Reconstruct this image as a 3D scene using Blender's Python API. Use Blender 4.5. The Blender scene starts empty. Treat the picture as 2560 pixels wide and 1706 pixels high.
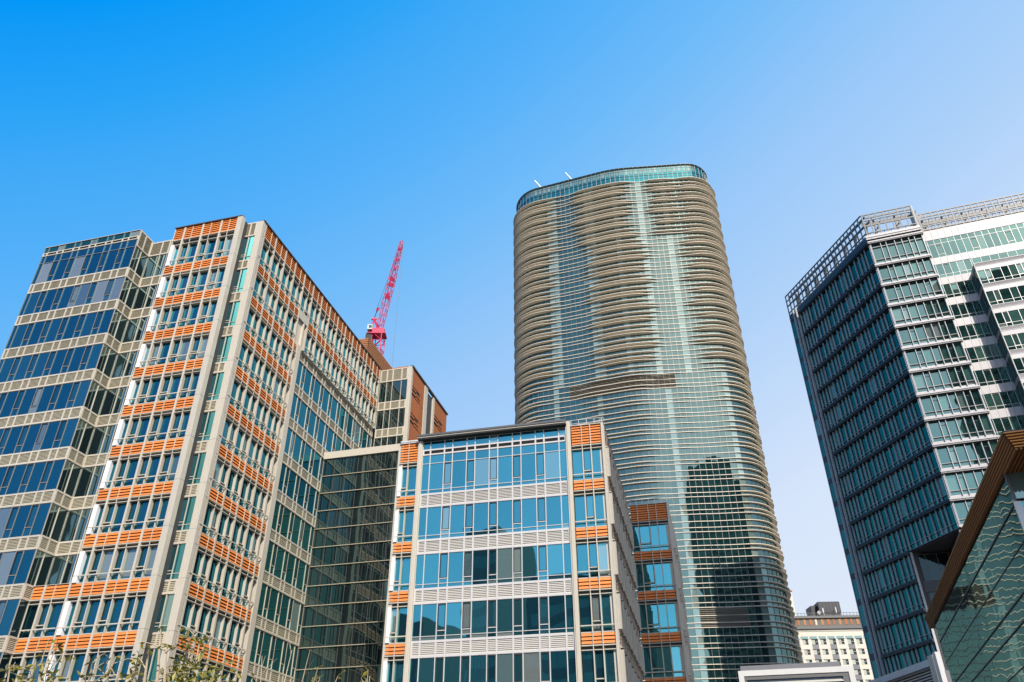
import bpy, math, random
from mathutils import Matrix, Vector
random.seed(7)
S = bpy.context.scene
COL = S.collection
R = math.radians

# ------------------------------------------------------------------ camera, sky, sun, exposure
GROUND = -1.6                       # the camera is the origin, 1.6 m above the ground
PITCH, ROLL = 0.57116, -0.0043139
cp, sp = math.cos(PITCH), math.sin(PITCH)
cr, sr = math.cos(ROLL), math.sin(ROLL)
FWD = Vector((0, cp, sp))
UP0, RT0 = Vector((0, -sp, cp)), Vector((1, 0, 0))
RT = RT0 * cr + UP0 * sr
UP = UP0 * cr - RT0 * sr
cam_d = bpy.data.cameras.new("camera")
cam_d.sensor_width = 36
cam_d.lens = 1976.6 / 2560 * 36
cam_d.clip_start, cam_d.clip_end = 0.1, 5000
cam = bpy.data.objects.new("camera", cam_d)
COL.objects.link(cam)
cam.matrix_world = Matrix(((RT.x, UP.x, -FWD.x, 0), (RT.y, UP.y, -FWD.y, 0), (RT.z, UP.z, -FWD.z, 0), (0, 0, 0, 1)))
S.camera = cam

SUN_B, SUN_E = 165.0, 40.0          # bearing (clockwise from the view direction) and elevation
sdir = Vector((math.sin(R(SUN_B)) * math.cos(R(SUN_E)), math.cos(R(SUN_B)) * math.cos(R(SUN_E)), math.sin(R(SUN_E))))
W = bpy.data.worlds.new("World")
S.world = W
W.use_nodes = True
wn, wl = W.node_tree.nodes, W.node_tree.links
wn.clear()
sky = wn.new('ShaderNodeTexSky')
sky.sky_type = 'NISHITA'
sky.sun_disc = False
sky.sun_elevation = R(SUN_E)
sky.sun_rotation = R(SUN_B)
sky.air_density, sky.dust_density, sky.ozone_density = 1.0, 1.0, 2.5
hs = wn.new('ShaderNodeHueSaturation')
hs.inputs['Saturation'].default_value = 1.15
bg = wn.new('ShaderNodeBackground')
bg.inputs['Strength'].default_value = 0.15
wo = wn.new('ShaderNodeOutputWorld')
wl.new(sky.outputs[0], hs.inputs['Color'])
# the clear sky is deepest blue about 90 degrees from the sun and pales away from there
tc = wn.new('ShaderNodeTexCoord')
dt = wn.new('ShaderNodeVectorMath')
dt.operation = 'DOT_PRODUCT'
d0 = (FWD - RT * 0.9 + UP * 1.6).normalized()
dt.inputs[1].default_value = d0
wl.new(tc.outputs['Generated'], dt.inputs[0])
rmp = wn.new('ShaderNodeValToRGB')
K_ = 1 / 2 ** 0.6
stops = [(p_, tuple((v / 255) ** 2.2 for v in c_)) for p_, c_ in ((.0, (224, 234, 250)), (.16, (212, 228, 251)), (.38, (170, 207, 249)), (.48, (152, 199, 249)),
         (.60, (115, 187, 249)), (.70, (85, 175, 249)), (.76, (68, 168, 247)), (.80, (46, 162, 247)), (.86, (6, 150, 247)), (1.0, (0, 128, 228)))]
els = rmp.color_ramp.elements
els[0].position, els[1].position = stops[0][0], stops[-1][0]
for p_, c_ in stops[1:-1]:
    els.new(p_)
for e_, (p_, c_) in zip(els, stops):
    e_.position, e_.color = p_, (*[v * K_ for v in c_], 1)
wl.new(dt.outputs['Value'], rmp.inputs[0])
gain = wn.new('ShaderNodeVectorMath')
gain.operation = 'SCALE'
gain.inputs['Scale'].default_value = 1 / 0.15
wl.new(rmp.outputs[0], gain.inputs[0])
wf = wn.new('ShaderNodeMapRange')
wf.inputs[1].default_value, wf.inputs[2].default_value = .25, .9
wf.inputs[3].default_value, wf.inputs[4].default_value = 1.0, 0.0
ds = wn.new('ShaderNodeVectorMath')
ds.operation = 'DOT_PRODUCT'
ds.inputs[1].default_value = sdir
wl.new(tc.outputs['Generated'], ds.inputs[0])
wl.new(ds.outputs['Value'], wf.inputs[0])
smix = wn.new('ShaderNodeMix')
smix.data_type = 'RGBA'
wl.new(wf.outputs[0], smix.inputs['Factor'])
wl.new(hs.outputs[0], smix.inputs['A'])
wl.new(gain.outputs[0], smix.inputs['B'])
wl.new(smix.outputs['Result'], bg.inputs[0])
wl.new(bg.outputs[0], wo.inputs[0])
sun_d = bpy.data.lights.new("sun", 'SUN')
sun_d.energy = 4.0
sun_d.angle = R(0.5)
sun_d.color = (1.0, 0.93, 0.82)
sun = bpy.data.objects.new("sun", sun_d)
sun.rotation_euler = sdir.to_track_quat('Z', 'Y').to_euler()
COL.objects.link(sun)
S.view_settings.view_transform = 'Standard'
S.view_settings.look = 'None'
S.view_settings.gamma = 1
S.view_settings.exposure = 0.6


# ------------------------------------------------------------------ materials
def new_mat(name):
    m = bpy.data.materials.new(name)
    m.use_nodes = True
    m.node_tree.nodes.clear()
    return m, m.node_tree.nodes, m.node_tree.links


def solid(name, col, rough=0.6, metal=0.0, var=0.12, scale=0.6, streak=True, spec=0.5):
    """painted / metal / stone surface with blotchy wear and vertical streaks"""
    col = tuple(v * 0.85 for v in col)
    m, n, l = new_mat(name)
    out = n.new('ShaderNodeOutputMaterial')
    p = n.new('ShaderNodeBsdfPrincipled')
    geo = n.new('ShaderNodeNewGeometry')
    oi = n.new('ShaderNodeObjectInfo')
    mp = n.new('ShaderNodeMapping')
    mp.inputs['Scale'].default_value = (scale * 3, scale * 3, scale * (0.35 if streak else 3))
    l.new(geo.outputs['Position'], mp.inputs['Vector'])
    nz = n.new('ShaderNodeTexNoise')
    nz.inputs['Detail'].default_value = 5
    nz.inputs['Roughness'].default_value = 0.65
    l.new(mp.outputs[0], nz.inputs['Vector'])
    add = n.new('ShaderNodeMath')
    add.operation = 'MULTIPLY_ADD'
    l.new(oi.outputs['Random'], add.inputs[0])
    add.inputs[1].default_value = 0.35
    l.new(nz.outputs['Fac'], add.inputs[2])
    mr = n.new('ShaderNodeMapRange')
    mr.inputs[1].default_value, mr.inputs[2].default_value = 0.3, 1.0
    mr.inputs[3].default_value, mr.inputs[4].default_value = 1.0 - var, 1.0 + var
    l.new(add.outputs[0], mr.inputs[0])
    mx = n.new('ShaderNodeMix')
    mx.data_type = 'RGBA'
    mx.blend_type = 'MULTIPLY'
    mx.inputs['Factor'].default_value = 1
    mx.inputs['A'].default_value = (*col, 1)
    l.new(mr.outputs[0], mx.inputs['B'])
    l.new(mx.outputs['Result'], p.inputs['Base Color'])
    p.inputs['Roughness'].default_value = rough
    p.inputs['Metallic'].default_value = metal
    p.inputs['Specular IOR Level'].default_value = spec
    l.new(p.outputs[0], out.inputs[0])
    return m


def glass(name, tint, body, body2, refl=0.5, rough=0.015, tilt=0.012, warp=0.02, wscale=0.35, curtain=0.35, blinds=0.012):
    """coated facade glass: a dark body seen through it, a tinted mirror on top, each pane slightly out of true"""
    m, n, l = new_mat(name)
    out = n.new('ShaderNodeOutputMaterial')
    geo = n.new('ShaderNodeNewGeometry')
    oi = n.new('ShaderNodeObjectInfo')
    sm = n.new('ShaderNodeMath')
    sm.operation = 'ADD'
    l.new(geo.outputs['Random Per Island'], sm.inputs[0])
    l.new(oi.outputs['Random'], sm.inputs[1])
    wh = n.new('ShaderNodeTexWhiteNoise')
    wh.noise_dimensions = '1D'
    l.new(sm.outputs[0], wh.inputs['W'])
    v1 = n.new('ShaderNodeVectorMath'); v1.operation = 'SUBTRACT'
    v1.inputs[1].default_value = (0.5, 0.5, 0.5)
    l.new(wh.outputs['Color'], v1.inputs[0])
    v2 = n.new('ShaderNodeVectorMath'); v2.operation = 'SCALE'
    v2.inputs['Scale'].default_value = tilt
    l.new(v1.outputs[0], v2.inputs[0])
    nz = n.new('ShaderNodeTexNoise')
    nz.inputs['Scale'].default_value = wscale
    nz.inputs['Detail'].default_value = 1.5
    l.new(geo.outputs['Position'], nz.inputs['Vector'])
    v3 = n.new('ShaderNodeVectorMath'); v3.operation = 'SUBTRACT'
    v3.inputs[1].default_value = (0.5, 0.5, 0.5)
    l.new(nz.outputs['Color'], v3.inputs[0])
    v4 = n.new('ShaderNodeVectorMath'); v4.operation = 'SCALE'
    v4.inputs['Scale'].default_value = warp
    l.new(v3.outputs[0], v4.inputs[0])
    v5 = n.new('ShaderNodeVectorMath'); v5.operation = 'ADD'
    l.new(v2.outputs[0], v5.inputs[0]); l.new(v4.outputs[0], v5.inputs[1])
    v6 = n.new('ShaderNodeVectorMath'); v6.operation = 'ADD'
    l.new(v5.outputs[0], v6.inputs[0]); l.new(geo.outputs['Normal'], v6.inputs[1])
    v7 = n.new('ShaderNodeVectorMath'); v7.operation = 'NORMALIZE'
    l.new(v6.outputs[0], v7.inputs[0])
    gl = n.new('ShaderNodeBsdfGlossy')
    gl.inputs['Roughness'].default_value = rough
    gl.inputs['Color'].default_value = (*tint, 1)
    l.new(v7.outputs[0], gl.inputs['Normal'])
    rp = n.new('ShaderNodeValToRGB')
    rp.color_ramp.elements[0].position = 1.0 - curtain - 0.25
    rp.color_ramp.elements[0].color = (*body, 1)
    rp.color_ramp.elements[1].position = 1.0 - curtain + 0.2
    rp.color_ramp.elements[1].color = (*body2, 1)
    if blinds:
        e = rp.color_ramp.elements.new(1.0 - blinds)
        e.color = (*body2, 1)
        rp.color_ramp.elements[-1].position = min(.999, 1.0 - blinds + .015)
        rp.color_ramp.elements[-1].color = (.22, .23, .21, 1)
    l.new(wh.outputs['Value'], rp.inputs[0])
    df = n.new('ShaderNodeBsdfDiffuse')
    l.new(rp.outputs[0], df.inputs['Color'])
    lw = n.new('ShaderNodeLayerWeight')
    lw.inputs['Blend'].default_value = 0.35
    mr = n.new('ShaderNodeMapRange')
    mr.inputs[1].default_value, mr.inputs[2].default_value = 0, 1
    mr.inputs[3].default_value, mr.inputs[4].default_value = refl, min(1.0, refl + 0.45)
    l.new(lw.outputs['Fresnel'], mr.inputs[0])
    mix = n.new('ShaderNodeMixShader')
    l.new(mr.outputs[0], mix.inputs[0])
    l.new(df.outputs[0], mix.inputs[1]); l.new(gl.outputs[0], mix.inputs[2])
    l.new(mix.outputs[0], out.inputs[0])
    return m


M = {}
M['cream'] = solid('cream_panel', (0.53, 0.475, 0.385), 0.45, var=0.13)
M['white'] = solid('white_panel', (0.56, 0.535, 0.52), 0.4, var=0.09)
M['rwhite'] = solid('light_grey_panel', (0.47, 0.44, 0.435), 0.4, var=0.1)
M['rbright'] = solid('light_grey_fin', (0.48, 0.46, 0.45), 0.35, var=0.06)
M['curtain'] = solid('pale_curtain', (0.40, 0.41, 0.35), 0.8, var=0.25)
M['hotel'] = solid('hotel_stone', (0.62, 0.575, 0.49), 0.7, var=0.08)
M['bright'] = solid('bright_white_panel', (0.58, 0.56, 0.54), 0.35, var=0.06)
M['strip'] = solid('gloss_white_panel', (0.86, 0.85, 0.84), 0.3, var=0.03)
M['louvre'] = solid('beige_louvre', (0.40, 0.355, 0.255), 0.5, var=0.10)
M['grey_louvre'] = solid('grey_louvre', (0.50, 0.47, 0.42), 0.5, var=0.06)
M['orange'] = solid('orange_terracotta', (0.70, 0.20, 0.035), 0.6, var=0.22, scale=0.8)
M['rust'] = solid('rust_panel', (0.36, 0.095, 0.012), 0.5, var=0.12)
M['wood'] = solid('brown_slat', (0.40, 0.17, 0.065), 0.6, var=0.15)
M['dark'] = solid('dark_recess', (0.025, 0.025, 0.025), 0.7, var=0.2)
M['sash'] = solid('dark_window_frame', (0.035, 0.03, 0.03), 0.4, var=0.1)
M['core'] = solid('dark_wall', (0.05, 0.05, 0.052), 0.8, var=0.2)
M['grey'] = solid('grey_panel', (0.16, 0.16, 0.175), 0.45, var=0.1)
M['steel'] = solid('light_steel', (0.50, 0.49, 0.47), 0.35, 0.3, var=0.1)
M['dalu'] = solid('dull_aluminium', (0.27, 0.27, 0.27), 0.4, 0.2, var=0.1)
M['screen'] = solid('screen_steel', (0.17, 0.165, 0.16), 0.5, 0.2, var=0.15)
M['slate_unlit'] = solid('slate_and_unlit_panel', (0.032, 0.031, 0.036), 0.45, var=0.15)  # also carries the unlit tone of the right tower's left panels
M['finw'] = solid('pale_grey_fin', (0.42, 0.43, 0.45), 0.4, var=0.08)
M['dsteel'] = solid('dark_steel', (0.13, 0.125, 0.12), 0.4, 0.3, var=0.1)
M['concrete'] = solid('concrete', (0.40, 0.38, 0.35), 0.8, var=0.15)
M['asphalt'] = solid('paving', (0.11, 0.105, 0.10), 0.9, var=0.25, streak=False)
M['timber_unlit'] = solid('unlit_timber_slat', (0.38, 0.125, 0.022), 0.55, var=0.12, scale=0.8, streak=False)  # pavilion roof timber, its unlit side put into a darker colour
M['roof'] = solid('roof_membrane', (0.25, 0.25, 0.25), 0.9, var=0.2, streak=False)
M['blue'] = glass('blue_glass', (0.06, 0.38, 0.52), (0.004, 0.016, 0.022), (0.010, 0.040, 0.058), 0.35, blinds=.003)
M['azure'] = glass('azure_glass', (0.20, 0.70, 0.72), (0.006, 0.030, 0.045), (0.02, 0.085, 0.115), 0.44)
M['silver'] = glass('silver_glass', (0.46, 0.62, 0.62), (0.008, 0.014, 0.016), (0.02, 0.035, 0.035), 0.42, blinds=0)
M['smoke'] = glass('smoky_glass', (0.28, 0.44, 0.40), (0.008, 0.012, 0.014), (0.02, 0.025, 0.025), 0.28, blinds=0)
M['dim'] = glass('dim_glass', (0.3, 0.4, 0.4), (0.004, 0.005, 0.006), (0.01, 0.012, 0.012), 0.08, blinds=0)
M['teal'] = glass('teal_glass', (0.14, 0.42, 0.36), (0.005, 0.022, 0.024), (0.012, 0.05, 0.055), 0.31)
M['green'] = glass('green_glass', (0.31, 0.48, 0.38), (0.008, 0.025, 0.022), (0.05, 0.115, 0.095), 0.42)
M['navy'] = glass('navy_glass', (0.04, 0.30, 0.24), (0.003, 0.012, 0.015), (0.006, 0.026, 0.03), 0.40, curtain=.3, blinds=.02)
M['tower'] = glass('tower_glass', (0.34, 0.47, 0.39), (0.005, 0.024, 0.026), (0.012, 0.045, 0.045), 0.33, tilt=0.008, warp=.012, curtain=.2, blinds=.004)
M['pale'] = glass('pale_glass', (0.40, 0.54, 0.48), (0.13, 0.185, 0.16), (0.21, 0.27, 0.235), 0.30, tilt=0.012, blinds=0)
M['crown'] = glass('crown_glass', (0.12, 0.48, 0.46), (0.006, 0.07, 0.085), (0.012, 0.11, 0.125), 0.40, blinds=0)
M['prism'] = glass('wavy_glass', (0.40, 0.52, 0.49), (0.008, 0.016, 0.016), (0.01, 0.02, 0.02), 0.56, tilt=0.004, warp=0.03, wscale=0.8, blinds=0)


# ------------------------------------------------------------------ mesh helpers
class MB:
    """collects shapes; mesh() turns them into ONE mesh"""
    def __init__(s):
        s.v, s.f, s.m, s.mats = [], [], [], []

    def mi(s, mat):
        if mat not in s.mats:
            s.mats.append(mat)
        return s.mats.index(mat)

    def poly(s, pts, mat):
        b = len(s.v)
        s.v += [tuple(p) for p in pts]
        s.f.append(tuple(range(b, b + len(pts))))
        s.m.append(s.mi(mat))

    def box(s, x0, x1, y0, y1, z0, z1, mat):
        b = len(s.v)
        s.v += [(x0, y0, z0), (x1, y0, z0), (x1, y1, z0), (x0, y1, z0), (x0, y0, z1), (x1, y0, z1), (x1, y1, z1), (x0, y1, z1)]
        for q in ((0, 3, 2, 1), (4, 5, 6, 7), (0, 1, 5, 4), (1, 2, 6, 5), (2, 3, 7, 6), (3, 0, 4, 7)):
            s.f.append(tuple(b + i for i in q))
            s.m.append(s.mi(mat))

    def prof(s, x0, x1, yz, mat):
        """profile in the y-z plane swept along x"""
        b, k = len(s.v), len(yz)
        s.v += [(x0, y, z) for y, z in yz] + [(x1, y, z) for y, z in yz]
        i = s.mi(mat)
        for a in range(k):
            c = (a + 1) % k
            s.f.append((b + a, b + k + a, b + k + c, b + c)); s.m.append(i)
        s.f.append(tuple(b + a for a in range(k))); s.m.append(i)
        s.f.append(tuple(b + k + a for a in reversed(range(k)))); s.m.append(i)

    def bar(s, p, q, w, mat, d=None):
        """square bar from p to q"""
        p, q = Vector(p), Vector(q)
        z = (q - p).normalized()
        x = z.cross(Vector((0, 0, 1)))
        if x.length < 1e-3:
            x = Vector((1, 0, 0))
        x.normalize()
        y = z.cross(x)
        h, g = w / 2, (d or w) / 2
        b = len(s.v)
        for e in (p, q):
            for a, c in ((-h, -g), (h, -g), (h, g), (-h, g)):
                s.v.append(tuple(e + x * a + y * c))
        i = s.mi(mat)
        for a in range(4):
            c = (a + 1) % 4
            s.f.append((b + a, b + c, b + 4 + c, b + 4 + a)); s.m.append(i)
        s.f.append((b + 3, b + 2, b + 1, b)); s.f.append((b + 4, b + 5, b + 6, b + 7)); s.m += [i, i]

    def tube(s, pts, rads, mat, k=6):
        pts = [Vector(p) for p in pts]
        rings = []
        i = s.mi(mat)
        for a, p in enumerate(pts):
            t = (pts[min(a + 1, len(pts) - 1)] - pts[max(a - 1, 0)]).normalized()
            x = t.cross(Vector((0.3, 1, 0.1))).normalized()
            y = t.cross(x)
            b = len(s.v)
            for j in range(k):
                w = 2 * math.pi * j / k
                s.v.append(tuple(p + (x * math.cos(w) + y * math.sin(w)) * rads[a]))
            rings.append(b)
        for a in range(len(rings) - 1):
            for j in range(k):
                c = (j + 1) % k
                s.f.append((rings[a] + j, rings[a] + c, rings[a + 1] + c, rings[a + 1] + j)); s.m.append(i)
        s.f.append(tuple(rings[-1] + j for j in range(k))); s.m.append(i)

    def pane(s, x0, x1, y, z0, z1, mat):
        s.poly([(x0, y, z0), (x1, y, z0), (x1, y, z1), (x0, y, z1)], mat)

    def mesh(s, name):
        me = bpy.data.meshes.new(name)
        me.from_pydata(s.v, [], s.f)
        for t in s.mats:
            me.materials.append(M[t])
        me.polygons.foreach_set('material_index', s.m)
        me.update()
        return me


def merge(pairs):
    """one mesh out of (mesh, matrix) pairs"""
    mb = MB()
    names = {M[k].name: k for k in M}
    for me, mw in pairs:
        b = len(mb.v)
        mb.v += [tuple(mw @ v.co) for v in me.vertices]
        idx = [mb.mi(names[t.name]) for t in me.materials]
        for p in me.polygons:
            mb.f.append(tuple(b + i for i in p.vertices))
            mb.m.append(idx[p.material_index])
    return mb


def px(p):
    d = p.dot(FWD)
    if d < 0.1:
        return None
    return (1280 + 1976.6 * p.dot(RT) / d, 853 - 1976.6 * p.dot(UP) / d, d)


class Thing:
    """an Empty at the thing's base; parts are queued, and flush() links the 100 that show largest of each kind"""
    def __init__(s, name, label, cat, loc, group=None):
        s.e = bpy.data.objects.new(name, None)
        s.e.empty_display_size = 0.5
        COL.objects.link(s.e)
        s.e.location = loc
        s.e['label'], s.e['category'] = label, cat
        if group:
            s.e['group'] = group
        s.inv = Matrix.Translation(-Vector(loc))
        s.q = {}

    def add(s, name, me, mw=None, kids=(), label=None):
        if isinstance(me, MB):
            me = me.mesh(name)
        mw = mw if mw is not None else Matrix.Identity(4)
        kids = [(k, (m.mesh(k) if isinstance(m, MB) else m)) for k, m in kids]
        s.q.setdefault(name, []).append((me, s.inv @ mw, mw, kids, label))

    def link(s, name, me, parent, mw):
        o = bpy.data.objects.new(name, me)
        COL.objects.link(o)
        o.parent = parent
        o.matrix_basis = mw
        return o

    def flush(s, limit=100):
        for name, lst in s.q.items():
            def size(it):
                me, _, mw = it[0], it[1], it[2]
                c = mw @ (sum((Vector(b) for b in (me.vertices[0].co, me.vertices[-1].co)), Vector()) / 2)
                ext = [max(v.co[i] for v in me.vertices) - min(v.co[i] for v in me.vertices) for i in (0, 2)]
                a = px(c)
                if a is None or not (-60 < a[0] < 2620 and -60 < a[1] < 1760):
                    return -c.length
                nrm = -(mw.to_3x3() @ Vector((0, 1, 0)))
                if nrm.dot(-c) < 0:
                    return -0.5
                return (ext[0] + .05) * (ext[1] + .05) * nrm.dot(-c.normalized()) / a[2] ** 2
            if len(lst) > limit:
                lst = sorted(lst, key=size, reverse=True)
            for me, ml, mw, kids, label in lst[:limit]:
                o = s.link(name, me, s.e, ml)
                if label:
                    o['label'] = label
                for k, m in kids:
                    s.link(k, m, o, Matrix.Identity(4))
            rest = lst[limit:]
            if rest:
                o = s.link(name, merge([(r[0], r[1]) for r in rest]).mesh(name), s.e, Matrix.Identity(4))
                o['kind'] = 'stuff'
                ks = {}
                for r in rest:
                    for k, m in r[3]:
                        ks.setdefault(k, []).append((m, r[1]))
                for k, pr in ks.items():
                    c = s.link(k, merge(pr).mesh(k), o, Matrix.Identity(4))
                    c['kind'] = 'stuff'


class Facade:
    """x to the right as seen from outside, y into the building, z up"""
    def __init__(s, o, deg):
        s.m = Matrix.Translation((o[0], o[1], 0)) @ Matrix.Rotation(R(deg), 4, 'Z')
        s.deg = deg

    def at(s, x, y=0, z=0):
        return s.m @ Matrix.Translation((x, y, z))

    def p(s, x, y=0):
        v = s.m @ Vector((x, y, 0))
        return (v.x, v.y)

    def turn(s, x, y, ddeg):
        return Facade(s.p(x, y), s.deg + ddeg)


def single(name, mb, label, cat, kind=None, group=None, loc=(0, 0, 0)):
    o = bpy.data.objects.new(name, mb.mesh(name) if isinstance(mb, MB) else mb)
    COL.objects.link(o)
    o.location = loc
    if kind:
        o['kind'] = kind
    if label:
        o['label'] = label
    if cat:
        o['category'] = cat
    if group:
        o['group'] = group
    return o


CACHE = {}


def cached(fn):
    def w(*a):
        k = (fn.__name__,) + a
        if k not in CACHE:
            CACHE[k] = fn(*a)
        return CACHE[k]
    return w


# ------------------------------------------------------------------ facade pieces (local origin: lower left corner)
@cached
def slats(w, h, mat, pitch, split, frame, tilt=0.09):
    """louvre panel: slanted slats in front of a dark gap"""
    mb = MB()
    n = max(2, round(h / pitch))
    pt = h / n
    for i in range(n):
        z = i * pt
        mb.prof(0.02, w - 0.02, [(0.0, z + pt * .10), (tilt, z + pt * .93), (tilt + .03, z + pt * .93), (0.03, z + pt * .10)], mat)
    mb.box(0, w, tilt + .10, tilt + .14, 0, h, 'dark')
    if split:
        mb.box(split - .025, split + .025, -0.03, tilt + .1, 0, h, frame)
    return mb.mesh('louvre_panel')


@cached
def bay_frame(w, split, zr, zb2, zb1, zt, deep, flip, rail, white):
    """window of one bay: shading bars, inner mullion, hinge ledge, rail, sill"""
    mb = MB()
    mb.box(0, w, 0.0, deep, zb1, zb1 + .08, 'cream')
    mb.box(0, w, 0.02, deep, zb2, zb2 + .06, 'cream')
    mb.box(0, w, deep - .10, deep, zb2 + .06, zb1, 'core')  # shade of the recess put into a dark panel
    mb.box(0, w, 0.10, deep + .02, -.10, -.02, 'cream')
    if rail:
        mb.box(0, w, -.04, .04, zr, zr + .09, 'cream')
        for xx in (0.12, w * .5, w - .12):
            mb.box(xx - .02, xx + .02, .04, deep - .02, zr + .02, zr + .06, 'cream')
    else:
        mb.box(0, w, deep - .18, deep - .02, zr, zr + .05, 'cream')
    if split:
        for sx in split:
            mb.box(sx - .045, sx + .045, .06, deep, -.02, zb2, 'cream')
            mb.box(sx - .03, sx + .03, .01, .06, zb2 + .06, zb1, 'cream')
        a, b = (0, split[0]) if flip == 0 else ((split[0], split[1]) if flip == 2 else (split[-1], w))
        mb.box(a + .03, b - .04, .12, deep - .03, zr + .36, zr + .43, 'cream')
    if white:
        mb.box(0, white, -.03, deep - .02, -.02, zb2, 'strip')
    return mb.mesh('window')


@cached
def bay_pane(w, split, zr, zb2, deep, flip, mat, x0):
    mb = MB()
    xs = [x0] + [s for s in (split or ())] + [w]
    for a, b in zip(xs[:-1], xs[1:]):
        mb.pane(a, b, deep - .03, -.02, zb2 + .04, mat)
    return mb.mesh('pane')


@cached
def bay_sash(w, split, zr, zb2, deep, flip):
    mb = MB()
    a, b = (0, split[0]) if flip == 0 else ((split[0], split[1]) if flip == 2 else (split[-1], w))
    a += .05; b -= .06
    z0, z1, t = zr + .45, zb2 - .02, .045
    y0, y1 = deep - .09, deep - .035
    mb.box(a, b, y0, y1, z0, z0 + t, 'sash'); mb.box(a, b, y0, y1, z1 - t, z1, 'sash')
    mb.box(a, a + t, y0, y1, z0 + t, z1 - t, 'sash'); mb.box(b - t, b, y0, y1, z0 + t, z1 - t, 'sash')
    return mb.mesh('sash')


def bay(th, F, x0, x1, J, y, dims, split, mat, flip=0, deep=0.40, rail=True, orange=True, omat='orange', white=0, gap=.1):
    """one storey of one bay between two fins: window below, orange louvre panel above"""
    zr, zb2, zb1, zo0, zo1 = dims
    a, b = x0 + gap, x1 - gap
    w = round(b - a, 3)
    sp_ = tuple(round(s - a, 3) for s in split) if split else None
    kids = [('pane', bay_pane(w, sp_, zr, zb2, deep, flip, mat, white))]
    if sp_:
        kids.append(('sash', bay_sash(w, sp_, zr, zb2, deep, flip)))
    th.add('window', bay_frame(w, sp_, zr, zb2, zb1, zo1, deep, flip, rail, white), F.at(a, y, J), kids)
    if orange:
        th.add('orange_louvre', slats(w, round(zo1 - zo0, 3), omat, .27, (sp_[0] if sp_ else 0), 'cream'), F.at(a, y + .03, J + zo0))


def fin(th, F, x, y, z0, z1, w=.2, d=.55, mat='cream', name='fin'):
    mb = MB()
    mb.box(-w / 2, w / 2, 0, d, 0, z1 - z0, mat)
    th.add(name, mb, F.at(x, y, z0))


def block(th, F, x0, x1, y0, y1, z0, z1, mat, name, label=None):
    mb = MB()
    mb.box(0, x1 - x0, 0, y1 - y0, 0, z1 - z0, mat)
    th.add(name, mb, F.at(x0, y0, z0), label=label)


def strip(th, F, xs, y, z0, z1, mat, fmat='cream', sashes=(), transoms=(), fw=.06, fd=.06, edge=True, zsash=None, name='window_strip', skip=()):
    """ribbon window: mullions at xs, a pane in every gap, dark opening sashes in some"""
    mb, pn = MB(), MB()
    o = xs[0]
    h = z1 - z0
    for i, x in enumerate(xs):
        if not edge and i in (0, len(xs) - 1):
            continue
        mb.box(x - o - fw / 2, x - o + fw / 2, -fd, .03, 0, h, fmat)
    for t in transoms:
        for a, b in zip(xs[:-1], xs[1:]):
            mb.box(a - o + fw / 2, b - o - fw / 2, -fd * .7, .02, t - z0 - .025, t - z0 + .025, fmat)
    mb.box(0, xs[-1] - o, -.012, .028, 0, .035, fmat)
    mb.box(0, xs[-1] - o, -.012, .028, h - .035, h, fmat)
    for a, b in zip(xs[:-1], xs[1:]):
        zz = [0] + [t - z0 for t in transoms] + [h]
        for c, d in zip(zz[:-1], zz[1:]):
            pn.pane(a - o + .01, b - o - .01, .02, c, d, mat)
    kids = [('pane', pn)]
    for i in sashes:
        a, b = xs[i] - o + fw / 2 + .02, xs[i + 1] - o - fw / 2 - .02
        s0, s1 = (zsash[0] - z0, zsash[1] - z0) if zsash else (h * .3, h - .06)
        t = .055
        sb = MB()
        sb.box(a, b, -.05, .01, s0, s0 + t, 'sash'); sb.box(a, b, -.05, .01, s1 - t, s1, 'sash')
        sb.box(a, a + t, -.05, .01, s0 + t, s1 - t, 'sash'); sb.box(b - t, b, -.05, .01, s0 + t, s1 - t, 'sash')
        sb.box(a, b, -.045, .012, s0 - .07, s0 - .01, fmat)
        kids.append(('sash', sb))
    th.add(name, mb, F.at(o, y, z0), kids)


def band(th, F, xs, y, z0, z1, smat='louvre', fmat='cream', pitch=.13, bot=.16, top=.16, fw=.16, name='louvre_band'):
    """spandrel band: frame with louvred cells"""
    mb, sl = MB(), MB()
    o = xs[0]
    w = xs[-1] - o
    h = z1 - z0
    mb.box(0, w, -.06, .12, 0, bot, fmat)
    mb.box(0, w, -.06, .12, h - top, h, fmat)
    for x in xs:
        a = min(max(x - o - fw / 2, 0), w - fw)
        mb.box(a, a + fw, -.058, .11, bot, h - top, fmat)
    mb.box(0, w, .10, .13, bot, h - top, 'dark')
    n = max(3, round((h - bot - top) / pitch))
    pt = (h - bot - top) / n
    for a, b in zip(xs[:-1], xs[1:]):
        for i in range(n):
            z = bot + i * pt
            sl.prof(a - o + fw / 2, b - o - fw / 2, [(-.03, z + pt * .05), (.035, z + pt * .95), (.055, z + pt * .95), (-.01, z + pt * .05)], smat)
    th.add(name, mb, F.at(o, y, z0), [('slats', sl)])


def core(th, F, x0, x1, y0, y1, z0, z1, mat='core'):
    block(th, F, x0, x1, y0, y1, z0, z1, mat, 'wall')

# ------------------------------------------------------------------ ground
mb = MB()
mb.poly([(-1500, -1500, 0), (1500, -1500, 0), (1500, 2500, 0), (-1500, 2500, 0)], 'asphalt')
single('ground', mb, 'dark paved ground below the towers', 'ground', 'structure', loc=(0, 0, GROUND))

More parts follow.
